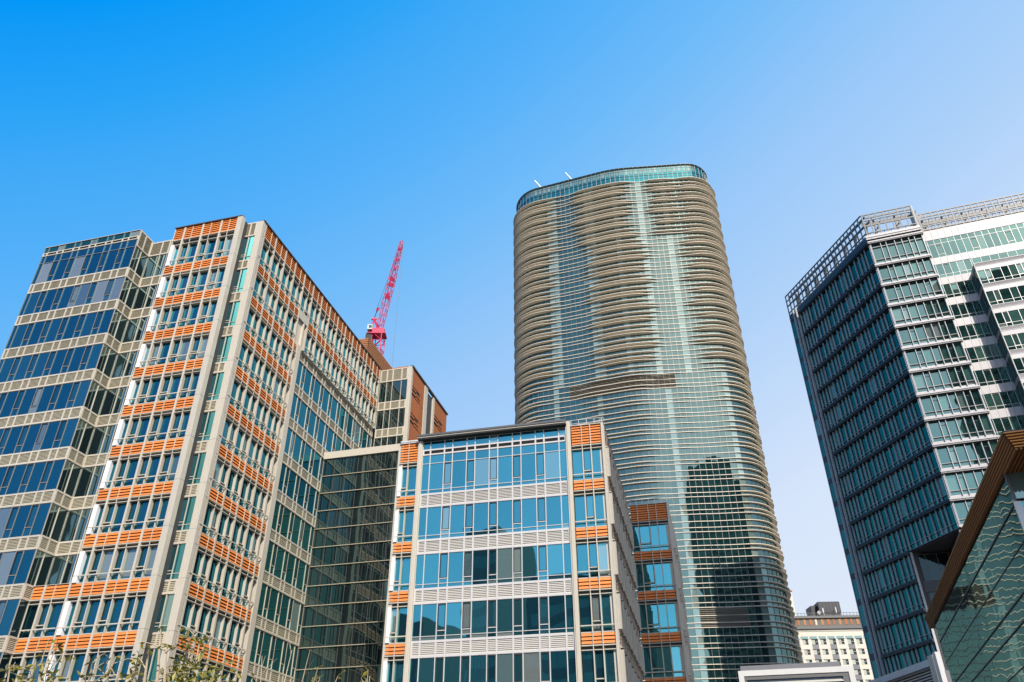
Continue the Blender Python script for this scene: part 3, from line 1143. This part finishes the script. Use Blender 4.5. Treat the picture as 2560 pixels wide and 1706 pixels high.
# projecting corner stops above the ground: its underside and the wall below, its deep shade put into dark colours
block(K, FRF, -.2, 8.5, 0, 10.0, 36.7, 37.2, 'dsteel', 'soffit')
FLW = FRL.turn(-10.4, .0, 90)
block(K, FRF, -5.6, 30, 9.5, 10, GROUND, 36.7, 'core', 'wall')
for z in (33.0, 27.5, 22.0):
    block(K, FRF, -5.5, 20, 9.2, 9.45, z - 1.6, z, 'slate_unlit', 'spandrel')
    strip(K, FRF, [-5.5 + 1.6 * i for i in range(12)], 9.4, z, z + 3.9, 'dim', fmat='dsteel')
# recessed main wall and the projecting bay at its right
xm = [8.5 + 1.07 * i for i in range(19)]
ym = 3.05
for k in range(12):
    w = 83.7 - 4.2 * k
    mb = MB()
    for a, b in zip(xm[:-1], xm[1:]):
        mb.box(a + .015, b - .015, 0, .15, 0, 1.4, 'rwhite')
    K.add('white_band', mb, FRF.at(0, ym, w))
    strip(K, FRF, xm, ym + .06, w + 1.4, (w + 4.2) if k else 88.95, 'green', fmat='steel', sashes=(2, 7, 12), zsash=(w + 2.0, w + 4.0), transoms=((88.0,) if k == 0 else (w + 2.0,)), fw=.05, fd=.03)
mb = MB()
for a, b in zip(xm[:-1], xm[1:]):
    mb.box(a + .015, b - .015, 0, .15, 0, 2.1, 'rwhite')
K.add('white_band', mb, FRF.at(0, ym, 88.95))
fin(K, FRF, 8.42, 0, 37, 95, .12, 3.0, 'rwhite', 'side_wall')
xb = [14.2, 15.3, 16.1, 17.6, 18.7, 19.8, 20.6, 21.8, 23.0, 24.4, 26.0]
for k in range(11):
    t = 80.5 - 4.2 * k
    band(K, FRF, [14.15, 26.0], 0, t - .75, t, 'rwhite', 'rwhite', pitch=.14, bot=.06, top=.1, fw=.1)
    block(K, FRF, 14.15, 26, -.02, .2, t - 1.55, t - .75, 'rwhite', 'white_band')
    strip(K, FRF, xb, .05, t - 4.2, t - 1.55, 'green', fmat='steel', sashes=(1, 5), transoms=(t - 3.6,), zsash=(t - 3.5, t - 1.65), fw=.07, fd=.08)
FBS = FRF.turn(14.15, ym, -90)
for k in range(11):
    t = 80.5 - 4.2 * k
    strip(K, FBS, [0, 1.5, 3.05], .0, t - 4.2, t - .7, 'smoke', fmat='dsteel')
    block(K, FBS, 0, 3.05, 0, .1, t - .7, t, 'grey', 'spandrel')
strip(K, FRF, [14.2 + 1.3 * i for i in range(10)], .1, 80.5, 81.7, 'green', fmat='steel', fw=.04, name='glass_balustrade')
# open steel screen on the roof
def screen(F, x0, x1, y, z0, z1, step):
    mb = MB()
    x = x0
    i = 0
    while x <= x1 + .01:
        mb.box(x - .09, x + .09, y, y + .16, z0, z1, 'screen')
        for zz in (z1 - 1.3, z0 + .9):
            mb.box(x + step * .5 - .03, x + step * .5 + .03, y + .02, y + .9, zz, zz + .06, 'screen')
        if i % 3 == 1:
            mb.bar(F_loc(x, y + 1.4, z0), F_loc(x + step * 1.4, y + 1.4, z1 - 1.2), .28, 'screen')
            mb.bar(F_loc(x + step * .7, y + 1.6, z0), F_loc(x + step * .7, y + 1.6, z1 - .3), .3, 'screen')
        x += step
        i += 1
    for zz, w in ((z1 - .06, .2), (z1 - 1.35, .16), (z1 - 2.55, .24), (z0 + .3, .3), (z0 + 1.0, .16)):
        mb.box(x0, x1, y - .02, y + .16, zz - w / 2, zz + w / 2, 'screen')
    for yy, zz in ((.8, z1 - .15), (1.5, z1 - 1.1), (2.3, z1 - .2), (1.5, z0 + .6), (2.3, z0 + 1.7)):
        mb.box(x0, x1, y + yy, y + yy + .16, zz - .15, zz + .15, 'screen')
    K.add('roof_screen', mb, F.at(0, 0, 0))


def F_loc(x, y, z):
    return (x, y, z)


screen(FRL, -25.4, 0, 0, 89.9, 95.05, 1.06)
screen(FRF, 0.2, 8.3, 0, 89.9, 95.05, 1.15)
screen(FRF, 8.6, 27.7, ym, 91.1, 95.05, 1.07)
ledge(K, FRF, -.25, 8.55, 89.3, 'rwhite', dep=.3, h=.9)
block(K, FRL, -25.4, 0, -.1, .2, 88.75, 89.9, 'slate_unlit', 'spandrel')
core(K, FRF, .3, 8.2, .3, 6, 37.3, 89.6)
core(K, FRF, 1, 26, ym + .3, 30, GROUND + 39, 90.5)
core(K, FRF, 14.4, 26, .3, 4, 36, 80.3)
core(K, FRL, -25.3, -10.5, .25, 30, GROUND, 89.6)
core(K, FRL, -10.5, -.4, .25, 8, 37.3, 89.6)
K.flush()

# ------------------------------------------------------------------ hotel far behind and the cream block beside it
H = Thing('hotel', 'distant cream hotel with rows of square windows under a brown timber top floor', 'building', (97, 262, GROUND))
hp = Vector((math.sin(R(19.02)) * 270, math.cos(R(19.02)) * 270, 0))
FH = Facade((hp.x, hp.y), -3.0)
FHL = FH.turn(0, 18, -90)
for r_ in range(16):
    z = 52.5 - 2.95 * r_
    for c in range(9):
        x = 1.1 + 2.72 * c
        wide = c % 2 == 1
        mb, pn = MB(), MB()
        w, h = (2.0 if wide else 1.75), 1.55
        mb.box(0, w, .1, .2, 0, .08, 'dark'); mb.box(w * .58, w * .64, .08, .2, .08, h, 'dark'); mb.box(w * .64, w, .06, .16, h * .5, h * .56, 'bright')
        mb.box(w * .97, w, .0, .2, .08, h, 'dark')
        mb.box(0, w, .0, .2, h, h + .1, 'dark')
        if wide:
            mb.box(0, w, .05, .2, -1.42, -.02, 'grey')
        pn.pane(0, w * .58, .16, .08, h, 'curtain'); pn.pane(w * .58, w, .18, .08, h, 'dim')
        H.add('window', mb, FH.at(x, 0, z), [('pane', pn)])
        # wall pieces round the opening
        wl_ = MB()
        x2 = 1.1 + 2.72 * (c + 1)
        wl_.box(w, x2 - x, 0, .25, -1.4, 1.65, 'hotel')
        wl_.box(0, w, 0, .25, -1.4, 0 if not wide else -1.36, 'hotel')
        if c == 0:
            wl_.box(-1.1, 0, 0, .25, -1.4, 1.65, 'hotel')
        H.add('wall_bay', wl_, FH.at(x, 0, z))
block(H, FH, 0, 26, -.05, .3, 54.2, 54.9, 'pale', 'frieze')
for i in range(10):
    block(H, FH, .2 + 2.72 * i, .7 + 2.72 * i, -.12, .2, 54.15, 56.0, 'hotel', 'bracket')
block(H, FH, 0, 26, -.1, .3, 54.9, 56.4, 'hotel', 'cornice')
block(H, FH, -.1, 26, -.25, .3, 56.4, 56.9, 'hotel', 'cornice')
block(H, FHL, 0, 18, 0, .3, GROUND, 56.8, 'hotel', 'wall')
block(H, FH, -.6, 26, -.7, 18, 57.0, 58.0, 'dsteel', 'roof_ledge')
block(H, FH, -.4, 26, -.4, 17, 58.0, 60.2, 'bronze', 'timber_storey')
for i in range(14):
    x = .6 + 1.8 * i
    pn = MB()
    pn.box(0, .55 + (i * 7 % 3) * .2, 0, .1, 0, 1.7, 'hotel' if i in (3, 12) else ('wood' if i % 3 == 1 else 'rust'))  # warm lit windows and glints put into box colours
    H.add('window_glint', pn, FH.at(x, -.5, 58.2))
block(H, FH, -.9, 26, -.9, 18, 60.2, 60.9, 'dsteel', 'roof_ledge')
mb = MB()
for i in range(26):
    mb.box(i, i + .12, -.8, -.7, 0, .9, 'dsteel')
mb.box(-.9, 26, -.8, -.72, .8, .9, 'dsteel')
H.add('roof_railing', mb, FH.at(0, 0, 60.9))
mb = MB()
mb.prof(6.2, 12.9, [(1.2, 0), (1.2, 1.3), (.8, 1.4), (.8, 4.4), (1.0, 4.7), (9, 4.7), (9, 0)], 'slate_unlit')
for i in range(7):
    mb.box(6.4 + 1.05 * i, 6.48 + 1.05 * i, .74, .84, 1.5, 4.4, 'dark')
mb.prof(4.5, 6.2, [(3.0, 0), (3.0, 4.0), (9, 4.3), (9, 0)], 'slate_unlit')
H.add('roof_house', mb, FH.at(2.2, 0, 60.9))
mb = MB()
for x, z in ((1.0, 3.4), (1.5, 2.2), (2.2, 2.8), (17.5, 3.0), (18.5, 2.6), (19.6, 2.2)):
    mb.box(x, x + .06, -.3, -.24, 0, z, 'bright')
mb.box(9, 9.35, -.5, -.2, .3, 2.4, 'bright'); mb.box(13, 13.3, -.5, -.2, .8, 2.6, 'bright')
H.add('antenna', mb, FH.at(0, 0, 60.9))
mb = MB()
for j in range(10):
    a0, a1 = 2 * math.pi * j / 10, 2 * math.pi * (j + 1) / 10
    mb.poly([(0, .15, 0), (.6 * math.cos(a0), -.1, .6 * math.sin(a0)), (.6 * math.cos(a1), -.1, .6 * math.sin(a1))], 'bright')
H.add('dish', mb, FH.at(7.8, -.6, 61.9))
core(H, FH, .3, 26, .3, 18, GROUND, 56.8)
H.flush()

hp = Vector((math.sin(R(18.3)) * 300, math.cos(R(18.3)) * 300, 0))
FQ = Facade((hp.x - 9, hp.y), -6)
Q = Thing('apartment_tower', 'stepped cream building just showing between the wavy tower and the hotel', 'building', (hp.x, hp.y, GROUND))
block(Q, FQ, 0, 11.4, 0, 12, GROUND, 79.5, 'hotel', 'wall')
block(Q, FQ, 11.4, 13.6, 1, 12, GROUND, 76.5, 'hotel', 'wall')
block(Q, FQ, 13.6, 14.8, 2, 12, GROUND, 67.0, 'hotel', 'wall')
for z in (79.5, 73, 67, 61):
    block(Q, FQ, -.2, 11.6, -.2, 12, z, z + .5, 'cream', 'cornice')
block(Q, FQ, 11.4, 13.8, .8, 12, 76.5, 77, 'rust', 'cornice')
for k in range(12):
    strip(Q, FQ, [1, 4, 7, 10], -.03, 75 - 5 * k, 77 - 5 * k, 'smoke', fmat='cream')
Q.flush()

# ------------------------------------------------------------------ glass pavilion at the right with a slatted timber roof
M['timber_sunlit'] = solid('sunlit_timber_slat', (0.70, 0.27, 0.05), 0.5, var=0.12, scale=0.8, streak=False)  # same roof timber, its sunlit front put into a brighter orange
CP = (22.0, 33.4)
FCF = Facade(CP, -18.5)             # front, x to the right
FCL = Facade(CP, -108.5)            # long left glass wall, x from far (-) to the corner (0)
N = Thing('glass_pavilion', 'glass pavilion in the lower right corner under a wedge shaped orange slatted timber roof', 'pavilion', (27, 36, GROUND))
zl = [14.3, 12.9, 11.4, 9.86, 8.94, 7.4, 5.9, 4.4, 2.9, 1.4, GROUND]
xs = [-30.2 + 3.02 * i for i in range(11)]
for a, b in zip(zl[1:], zl[:-1]):
    mb, pn = MB(), MB()
    big = a in (12.9, 9.86, 8.94, 4.4)
    mb.box(-30.2, 0, -.03 if big else -.004, .03, a - .03, a + .03, 'dsteel' if big else 'sash')
    for x0, x1 in zip(xs[:-1], xs[1:]):
        pn.pane(x0, x1, .02, a, b, 'prism')
    N.add('window_strip', mb, FCL.at(0, .3, 0), [('pane', pn)])
fin(N, FCF, .25, -.03, GROUND, 14.25, .08, .1, 'dsteel')
strip(N, FCF, [.3, 3.8, 7.3, 10.8], .0, 12.95, 14.2, 'pale', fmat='dsteel')
strip(N, FCF, [.3, 3.8, 7.3, 10.8], .0, 8.9, 12.85, 'crown', fmat='steel', fw=.3, transoms=(12.5, 9.3))
strip(N, FCF, [.3, 3.8, 7.3, 10.8], .0, 4.4, 8.85, 'crown', fmat='steel', fw=.3)
strip(N, FCF, [.3, 3.8, 7.3, 10.8], .0, GROUND, 4.35, 'crown', fmat='steel', fw=.3)
# roof: wedge edge running the length of the wall
prof_ = [(-.02, 15.1), (-.02, 15.0), (.22, 14.25), (12, 14.25), (12, 15.1)]
y0, y1 = -2.72, 32.0
mb = MB()
for (a, za), (b, zb) in zip(prof_, prof_[1:] + prof_[:1]):
    mb.poly([(a, y0 + .06, za), (b, y0 + .06, zb), (b, y1, zb), (a, y1, za)], 'timber_unlit')
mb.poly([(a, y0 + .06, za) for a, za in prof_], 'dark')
mb.poly([(a, y1, za) for a, za in reversed(prof_)], 'timber_unlit')
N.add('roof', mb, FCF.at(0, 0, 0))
mb = MB()
for i in range(6):                   # ribs along the sloping edge
    t0, t1 = (i + .1) / 6, (i + .62) / 6
    a, za, b, zb = -.02 + .24 * t0, 15.0 - .75 * t0, -.02 + .24 * t1, 15.0 - .75 * t1
    o = (-.05, -.015)
    mb.poly([(a + o[0], y0, za + o[1]), (a + o[0], y1, za + o[1]), (b + o[0], y1, zb + o[1]), (b + o[0], y0, zb + o[1])], 'timber_unlit')
    mb.poly([(b + o[0], y0, zb + o[1]), (b + o[0], y1, zb + o[1]), (b, y1, zb), (b, y0, zb)], 'timber_unlit')
    mb.poly([(a, y0, za), (a, y1, za), (a + o[0], y1, za + o[1]), (a + o[0], y0, za + o[1])], 'timber_unlit')
x = .22
while x < 6:                         # ribs under the roof
    mb.box(x, x + .09, y0, 0.0, 14.17, 14.25, 'timber_unlit')
    x += .17
N.add('soffit_slats', mb, FCF.at(0, 0, 0))
mb = MB()
z = 14.25
while z < 15.0:                      # front edge slats, the sunlit tone put into their colour
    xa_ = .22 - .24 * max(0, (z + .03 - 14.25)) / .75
    mb.prof(max(-.02, xa_), 9, [(y0 - .05, z + .02), (y0 + .0, z + .10), (y0 + .05, z + .10), (y0 + .05, z + .02)], 'timber_sunlit')
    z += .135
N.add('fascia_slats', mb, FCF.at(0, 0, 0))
mb = MB()
mb.tube([(1.3, -.6, 13.9), (1.3, -.6, 13.6)], [.05, .05], 'white')
mb.tube([(1.3, -.62, 13.6), (1.3, -.95, 13.5)], [.12, .10], 'bright')
N.add('lamp', mb, FCF.at(0, 0, 0))
core(N, FCF, .6, 10.5, .5, 29.5, GROUND, 13.9)
N.flush()

# ------------------------------------------------------------------ louvred plant enclosures in front
V = Thing('plant_enclosure', 'white framed enclosure with wide horizontal grey louvres and a dark rail above it', 'enclosure', (6.5, 20.4, GROUND))
FV = Facade((5.28, 19.86), -13.5)
mb = MB()
mb.box(0, 2.56, -.03, .1, 4.98, 5.1, 'bright'); mb.box(0, .12, -.03, .1, 0, 4.98, 'bright'); mb.box(2.44, 2.56, -.03, .1, 0, 4.98, 'bright')
mb.box(.12, .17, .0, .1, 0, 4.94, 'dsteel'); mb.box(2.30, 2.44, .0, .1, 0, 4.94, 'dsteel'); mb.box(.17, 2.3, .0, .1, 4.9, 4.95, 'dsteel')
V.add('frame', mb, FV.at(0, 0, GROUND))
mb = MB()
for i in range(34):
    z = 4.84 - .14 * i
    mb.prof(.17, 2.3, [(.0, z - .05), (.0, z - .03), (.12, z + .05), (.12, z + .03)], 'grey_louvre')
mb.box(.15, 2.32, .2, .24, 0, 4.9, 'dark')
V.add('louvre', mb, FV.at(0, 0, GROUND))
mb = MB()
mb.box(0.1, 2.45, 1.2, 1.3, 5.25, 5.42, 'grey')
for i in range(9):
    mb.box(.2 + .27 * i, .3 + .27 * i, 1.18, 1.32, 5.1, 5.25, 'steel')
V.add('rail', mb, FV.at(0, 0, GROUND))
mb = MB()
mb.box(.02, 2.54, .25, 2.4, 0, 5.05, 'grey')
V.add('housing', mb, FV.at(0, 0, GROUND))
V.flush()
U_ = Thing('plant_enclosure', 'white edged enclosure with fine dark mesh and a beige corner post beside the glass pavilion', 'enclosure', (9.6, 20, GROUND))
FU = Facade((9.2, 18.5), -84)
mb = MB()
mb.box(-6.0, 0, -.02, .08, 4.96, 5.1, 'bright')
mb.box(-6.0, 0, .0, .08, 4.90, 4.955, 'dsteel')
U_.add('frame', mb, FU.at(0, 0, GROUND))
mb = MB()
for i in range(60):
    mb.box(-6.0, -.08, .04, .055, 4.86 - .06 * i, 4.885 - .06 * i, 'steel')
mb.box(-6.0, -.06, .075, .1, 0, 4.9, 'dsteel')
U_.add('mesh_panel', mb, FU.at(0, 0, GROUND))
mb = MB()
mb.box(-.05, .15, -.03, .12, 0, 5.16, 'cream')
mb.box(.15, .25, -.01, .1, 0, 5.2, 'bright')
mb.tube([(.05, -.03, 4.6), (.05, -.04, 4.6)], [.014, .014], 'dark')
U_.add('corner_post', mb, FU.at(0, 0, GROUND))
mb = MB()
mb.box(-5.9, .1, .13, .3, 0, 4.85, 'grey')
U_.add('housing', mb, FU.at(0, 0, GROUND))
U_.flush()

# ------------------------------------------------------------------ crane behind the left building
M['red'] = solid('red_paint', (0.62, 0.02, 0.08), 0.45, var=0.1)


def ptd(x, y, dist):
    """point seen at pixel (x, y) of the 2560 px photograph, at a horizontal distance"""
    d = FWD + RT * ((x - 1280) / 1976.6) - UP * ((y - 853) / 1976.6)
    return d * (dist / math.hypot(d.x, d.y))


def lattice(p, q, w0, w1, n, th, mat='red'):
    mb = MB()
    p, q = Vector(p), Vector(q)
    ax = (q - p).normalized()
    x = ax.cross(Vector((.2, 1, .1))).normalized()
    y = ax.cross(x)
    cs = ((-1, -1), (1, -1), (1, 1), (-1, 1))
    def pt(i, c):
        t = i / n
        w = (w0 + (w1 - w0) * t) / 2
        return p.lerp(q, t) + x * c[0] * w + y * c[1] * w
    for c in cs:
        mb.bar(pt(0, c), pt(n, c), th, mat)
    for i in range(n):
        for k in range(4):
            a, b = cs[k], cs[(k + 1) % 4]
            if i % 2:
                a, b = b, a
            mb.bar(pt(i, a), pt(i + 1, b), th * .6, mat)
            mb.bar(pt(i, cs[k]), pt(i, cs[(k + 1) % 4]), th * .6, mat)
    return mb


CD = 135
foot, tip = ptd(948, 826, CD), ptd(1005, 603, CD - 4)
X = Thing('tower_crane', 'red lattice luffing crane rising behind the roof of the left office building', 'crane', (foot.x, foot.y, GROUND))
X.add('mast', lattice((foot.x, foot.y, GROUND), foot - Vector((0, 0, 1.0)), 2.0, 2.0, 46, .16))
knee = foot.lerp(tip, .55)
X.add('jib', lattice(foot, knee, 0.95, 1.2, 10, .085))
X.add('jib', lattice(knee, tip, 1.2, .55, 11, .085))
for t in (.36, .40, .50, .56, .68, .78, .9):
    c = foot.lerp(tip, t)
    mb = MB()
    s = .9 if t in (.36, .50, .56) else .5
    ax = (tip - foot).normalized() * .5 * s
    mb.bar(c - ax, c + ax, 1.25 * s, 'red', .22)
    X.add('platform', mb)
ap = ptd(935, 798, CD + 1)
mb = MB()
rt = Vector((1, 0, 0))
for o in (-.2, .2):
    mb.bar(foot + rt * o, ap + rt * o * .5, .2, 'red')
    mb.bar(ap + rt * o * .5, foot + Vector((-1.9 + o * .4, 1, -.9)), .08, 'red')
mb.bar(ap - rt * .55, ap + rt * .55, .35, 'red')
X.add('back_frame', mb)
mb = MB()
mb.box(foot.x - 2.2, foot.x + 1.5, foot.y - 1.2, foot.y + 1.2, foot.z - 1.4, foot.z - 1.1, 'red')
mb.box(foot.x - 2.4, foot.x - 1.2, foot.y - 1.0, foot.y + 1.0, foot.z - 2.9, foot.z - 1.4, 'dark')
mb.box(foot.x - 1.2, foot.x + 1.2, foot.y - 1.2, foot.y + 1.2, foot.z - 1.1, foot.z - .2, 'red')
X.add('slewing_deck', mb)
mb = MB()
mb.box(foot.x - 2.1, foot.x - 1.1, foot.y - 1.7, foot.y - .6, foot.z - .8, foot.z + .3, 'bright')
mb.box(foot.x - 1.8, foot.x - 1.2, foot.y - 1.74, foot.y - 1.7, foot.z - .5, foot.z + .1, 'teal')
X.add('cab', mb)
mb = MB()
tgt = foot.lerp(tip, .93)
blk = ap.lerp(tgt, .13)
mb.bar(ap, blk, .12, 'dsteel')
mb.bar(blk - (tgt - ap).normalized() * .4, blk + (tgt - ap).normalized() * .4, .36, 'red')
mb.bar(blk - rt * .2, tgt - rt * .1, .05, 'dsteel')
mb.bar(blk + rt * .3, tgt + rt * .3, .05, 'dsteel')
X.add('pendant_rope', mb)
mb = MB()
mb.bar(tip + rt * .3, Vector((tip.x + .3, tip.y, GROUND + 20)), .06, 'dsteel')
X.add('hoist_rope', mb)
X.flush()

# ------------------------------------------------------------------ trees in front of the left building
def leafmat(name, c0, c1):
    m, n, l = new_mat(name)
    out = n.new('ShaderNodeOutputMaterial')
    geo = n.new('ShaderNodeNewGeometry')
    rp = n.new('ShaderNodeValToRGB')
    rp.color_ramp.elements[0].color = (*c0, 1)
    rp.color_ramp.elements[1].color = (*c1, 1)
    e = rp.color_ramp.elements.new(.95)
    e.color = (*[(a * 2 + b) / 3 for a, b in zip(c1, (.45, .33, .03))], 1)
    rp.color_ramp.elements[2].color = (.42, .30, .02, 1)
    l.new(geo.outputs['Random Per Island'], rp.inputs[0])
    d = n.new('ShaderNodeBsdfPrincipled')
    d.inputs['Roughness'].default_value = .5
    t = n.new('ShaderNodeBsdfTranslucent')
    l.new(rp.outputs[0], d.inputs['Base Color']); l.new(rp.outputs[0], t.inputs['Color'])
    mx = n.new('ShaderNodeMixShader')
    mx.inputs[0].default_value = .3
    l.new(d.outputs[0], mx.inputs[1]); l.new(t.outputs[0], mx.inputs[2])
    l.new(mx.outputs[0], out.inputs[0])
    return m


M['leaf'] = leafmat('olive_leaf', (.06, .06, .012), (.27, .25, .035))
M['leaf2'] = leafmat('green_leaf', (.05, .065, .012), (.20, .21, .03))
M['bark'] = solid('pale_bark', (0.42, 0.34, 0.24), .85, var=.3, scale=3)


def leaf(mb, p, d, s, mat, rng):
    d = d.normalized()
    side = d.cross(Vector((rng.uniform(-1, 1), rng.uniform(-1, 1), rng.uniform(-1, 1)))).normalized()
    up = side.cross(d) * .25
    a, b, c = p, p + d * s * .5 + side * s * .2 + up * s * .3, p + d * s
    e = p + d * s * .5 - side * s * .2 + up * s * .3
    i = len(mb.v)
    mb.v += [tuple(a), tuple(b), tuple(c), tuple(e)]
    mb.f += [(i, i + 1, i + 2), (i, i + 2, i + 3)]
    k = mb.mi(mat)
    mb.m += [k, k]


def tree(label, base, dist, tips, seed, leaves, mat='leaf', twigs=4, thick=.03, low=()):
    rng = random.Random(seed)
    b0 = ptd(base, 1706, dist)
    foot_ = Vector((b0.x, b0.y, GROUND))
    fork = Vector((b0.x + rng.uniform(-.1, .1), b0.y, GROUND + 2.2))
    t = Thing('tree', label, 'tree', tuple(foot_))
    tr, cr_ = MB(), MB()
    tr.tube([foot_, foot_.lerp(fork, .5) + Vector((.04, .02, 0)), fork], [.13, .105, .085], 'bark', 8)
    for px_, py_ in tips:
        e = ptd(px_, py_, dist + rng.uniform(-.8, .8))
        m1 = fork.lerp(e, .4) + Vector((rng.uniform(-.12, .12), rng.uniform(-.2, .2), -.06))
        m2 = fork.lerp(e, .72) + Vector((rng.uniform(-.07, .07), rng.uniform(-.1, .1), 0))
        tr.tube([fork, m1, m2, e], [thick * 1.3, thick, thick * .65, thick * .25], 'bark', 5)
        segs = [m1, m2, e]
        for j in range(twigs):
            f = rng.uniform(.35, 1.0)
            q = m1.lerp(e, f)
            dr = Vector((rng.uniform(-1, 1), rng.uniform(-1, 1), rng.uniform(-.1, 1.0))).normalized()
            ln = rng.uniform(.18, .5)
            r_ = q + dr * ln
            tr.tube([q, q.lerp(r_, .5) + Vector((0, 0, .02)), r_], [thick * .3, thick * .22, thick * .12], 'bark', 4)
            for _ in range(leaves):
                c = q.lerp(r_, rng.uniform(.45, 1.05))
                leaf(cr_, c, Vector((rng.uniform(-1, 1), rng.uniform(-1, 1), rng.uniform(-1.0, .35))), rng.uniform(.07, .15), mat, rng)
        for _ in range(int(leaves * 1.2)):
            leaf(cr_, e, Vector((rng.uniform(-1, 1), rng.uniform(-1, 1), rng.uniform(-.9, .3))), rng.uniform(.08, .16), mat, rng)
    for lx, ly, rad, cnt in low:                     # denser clumps lower in the crown
        c = ptd(lx, ly, dist)
        for _ in range(cnt):
            o = Vector((rng.gauss(0, 1), rng.gauss(0, 1), rng.gauss(0, .7))) * rad
            leaf(cr_, c + o, Vector((rng.uniform(-1, 1), rng.uniform(-1, 1), rng.uniform(-1, .4))), rng.uniform(.08, .15), mat, rng)
    t.add('trunk', tr)
    if cr_.v:
        t.add('crown', cr_)
    t.flush()


tree('olive leaved tree at the far left bottom corner in front of the orange bands', 90, 14.5,
     [(25, 1668), (85, 1662), (110, 1625), (143, 1615), (60, 1690), (128, 1685)], 3, 3, low=[(60, 1700, .22, 40), (140, 1698, .2, 40)])
tree('thin tree with loose twigs and hanging leaves, second from the left corner', 225, 14,
     [(178, 1636), (232, 1655), (290, 1642), (300, 1680), (215, 1690)], 11, 3)
tree('tree with a pale upright stem and leaf tufts before the cream corner pillars', 388, 13,
     [(402, 1572), (418, 1610), (340, 1665), (372, 1625), (330, 1690)], 5, 5, thick=.036)
tree('greener tree with a pale stem in front of the right orange louvre bands', 470, 13.5,
     [(488, 1592), (500, 1600), (466, 1612), (452, 1690), (520, 1690), (540, 1670)], 8, 5, 'leaf2', low=[(440, 1697, .22, 110), (505, 1700, .25, 120), (545, 1704, .15, 50)])
tree('bare leafless twigs rising before the dark glass link', 705, 15,
     [(655, 1640), (730, 1625), (775, 1625), (700, 1680), (640, 1690)], 21, 0, twigs=3, thick=.018)
tree('small sapling tip with a few leaves under the dark glass link', 790, 15,
     [(795, 1668), (782, 1694), (800, 1692), (845, 1690)], 31, 2, twigs=2, thick=.022)
tree('sapling tip with yellow leaves left of the blue glass front', 922, 15,
     [(920, 1676), (925, 1690), (915, 1697)], 41, 3, 'leaf2', twigs=2, thick=.022)

# ------------------------------------------------------------------ city behind the viewer, seen only mirrored in the facades
def plain_tower(name, label, x0, x1, y0, y1, h, deg=0, curve=0):
    t = Thing(name, label, 'building', ((x0 + x1) / 2, (y0 + y1) / 2, GROUND))
    F = Facade((x1, y1), 180 + deg)
    w = x1 - x0
    n = 24
    mb = MB()
    prof = [(0, 0)] + [(w * i / n, h - curve * (2 * i / n - 1) ** 2) for i in range(n + 1)] + [(w, 0)]
    D = y1 - y0
    for (a, za), (b, zb) in zip(prof, prof[1:] + prof[:1]):
        mb.poly([(a, 0, za), (a, D, za), (b, D, zb), (b, 0, zb)], 'core')
    mb.poly([(a, 0, za) for a, za in reversed(prof)][::-1], 'core')
    mb.poly([(a, D, za) for a, za in reversed(prof)], 'core')
    t.add('wall', mb, F.at(0, 0, GROUND))
    k = int(h / 4.2)
    for i in range(1, k):
        z = i * 4.2
        cut = 0
        if curve and z > h - curve - 2:
            cut = w / 2 * (1 - math.sqrt(max(0, (h - z - 3) / curve)))
        if w - 2 * cut > 5:
            strip(t, F, [1 + cut + (w - 2 - 2 * cut) * j / 8 for j in range(9)], -.03, z + GROUND, z + 2.2 + GROUND, 'smoke', fmat='dsteel')
    t.flush()


plain_tower('high_rise', 'dark high rise with a rounded top mirrored in the right hand office glass', 51, 88, -95, -63, 184, 0, 8)
plain_tower('office_slab', 'dark slab building mirrored low in the blue glass front', -36, -17, -34, -14, 45)
plain_tower('slim_tower', 'slim dark tower mirrored in the blue glass front', -50, -43, -32, -16, 58)
plain_tower('low_block', 'low dark block mirrored at the left of the blue glass front', -78, -60, -40, -14, 41)
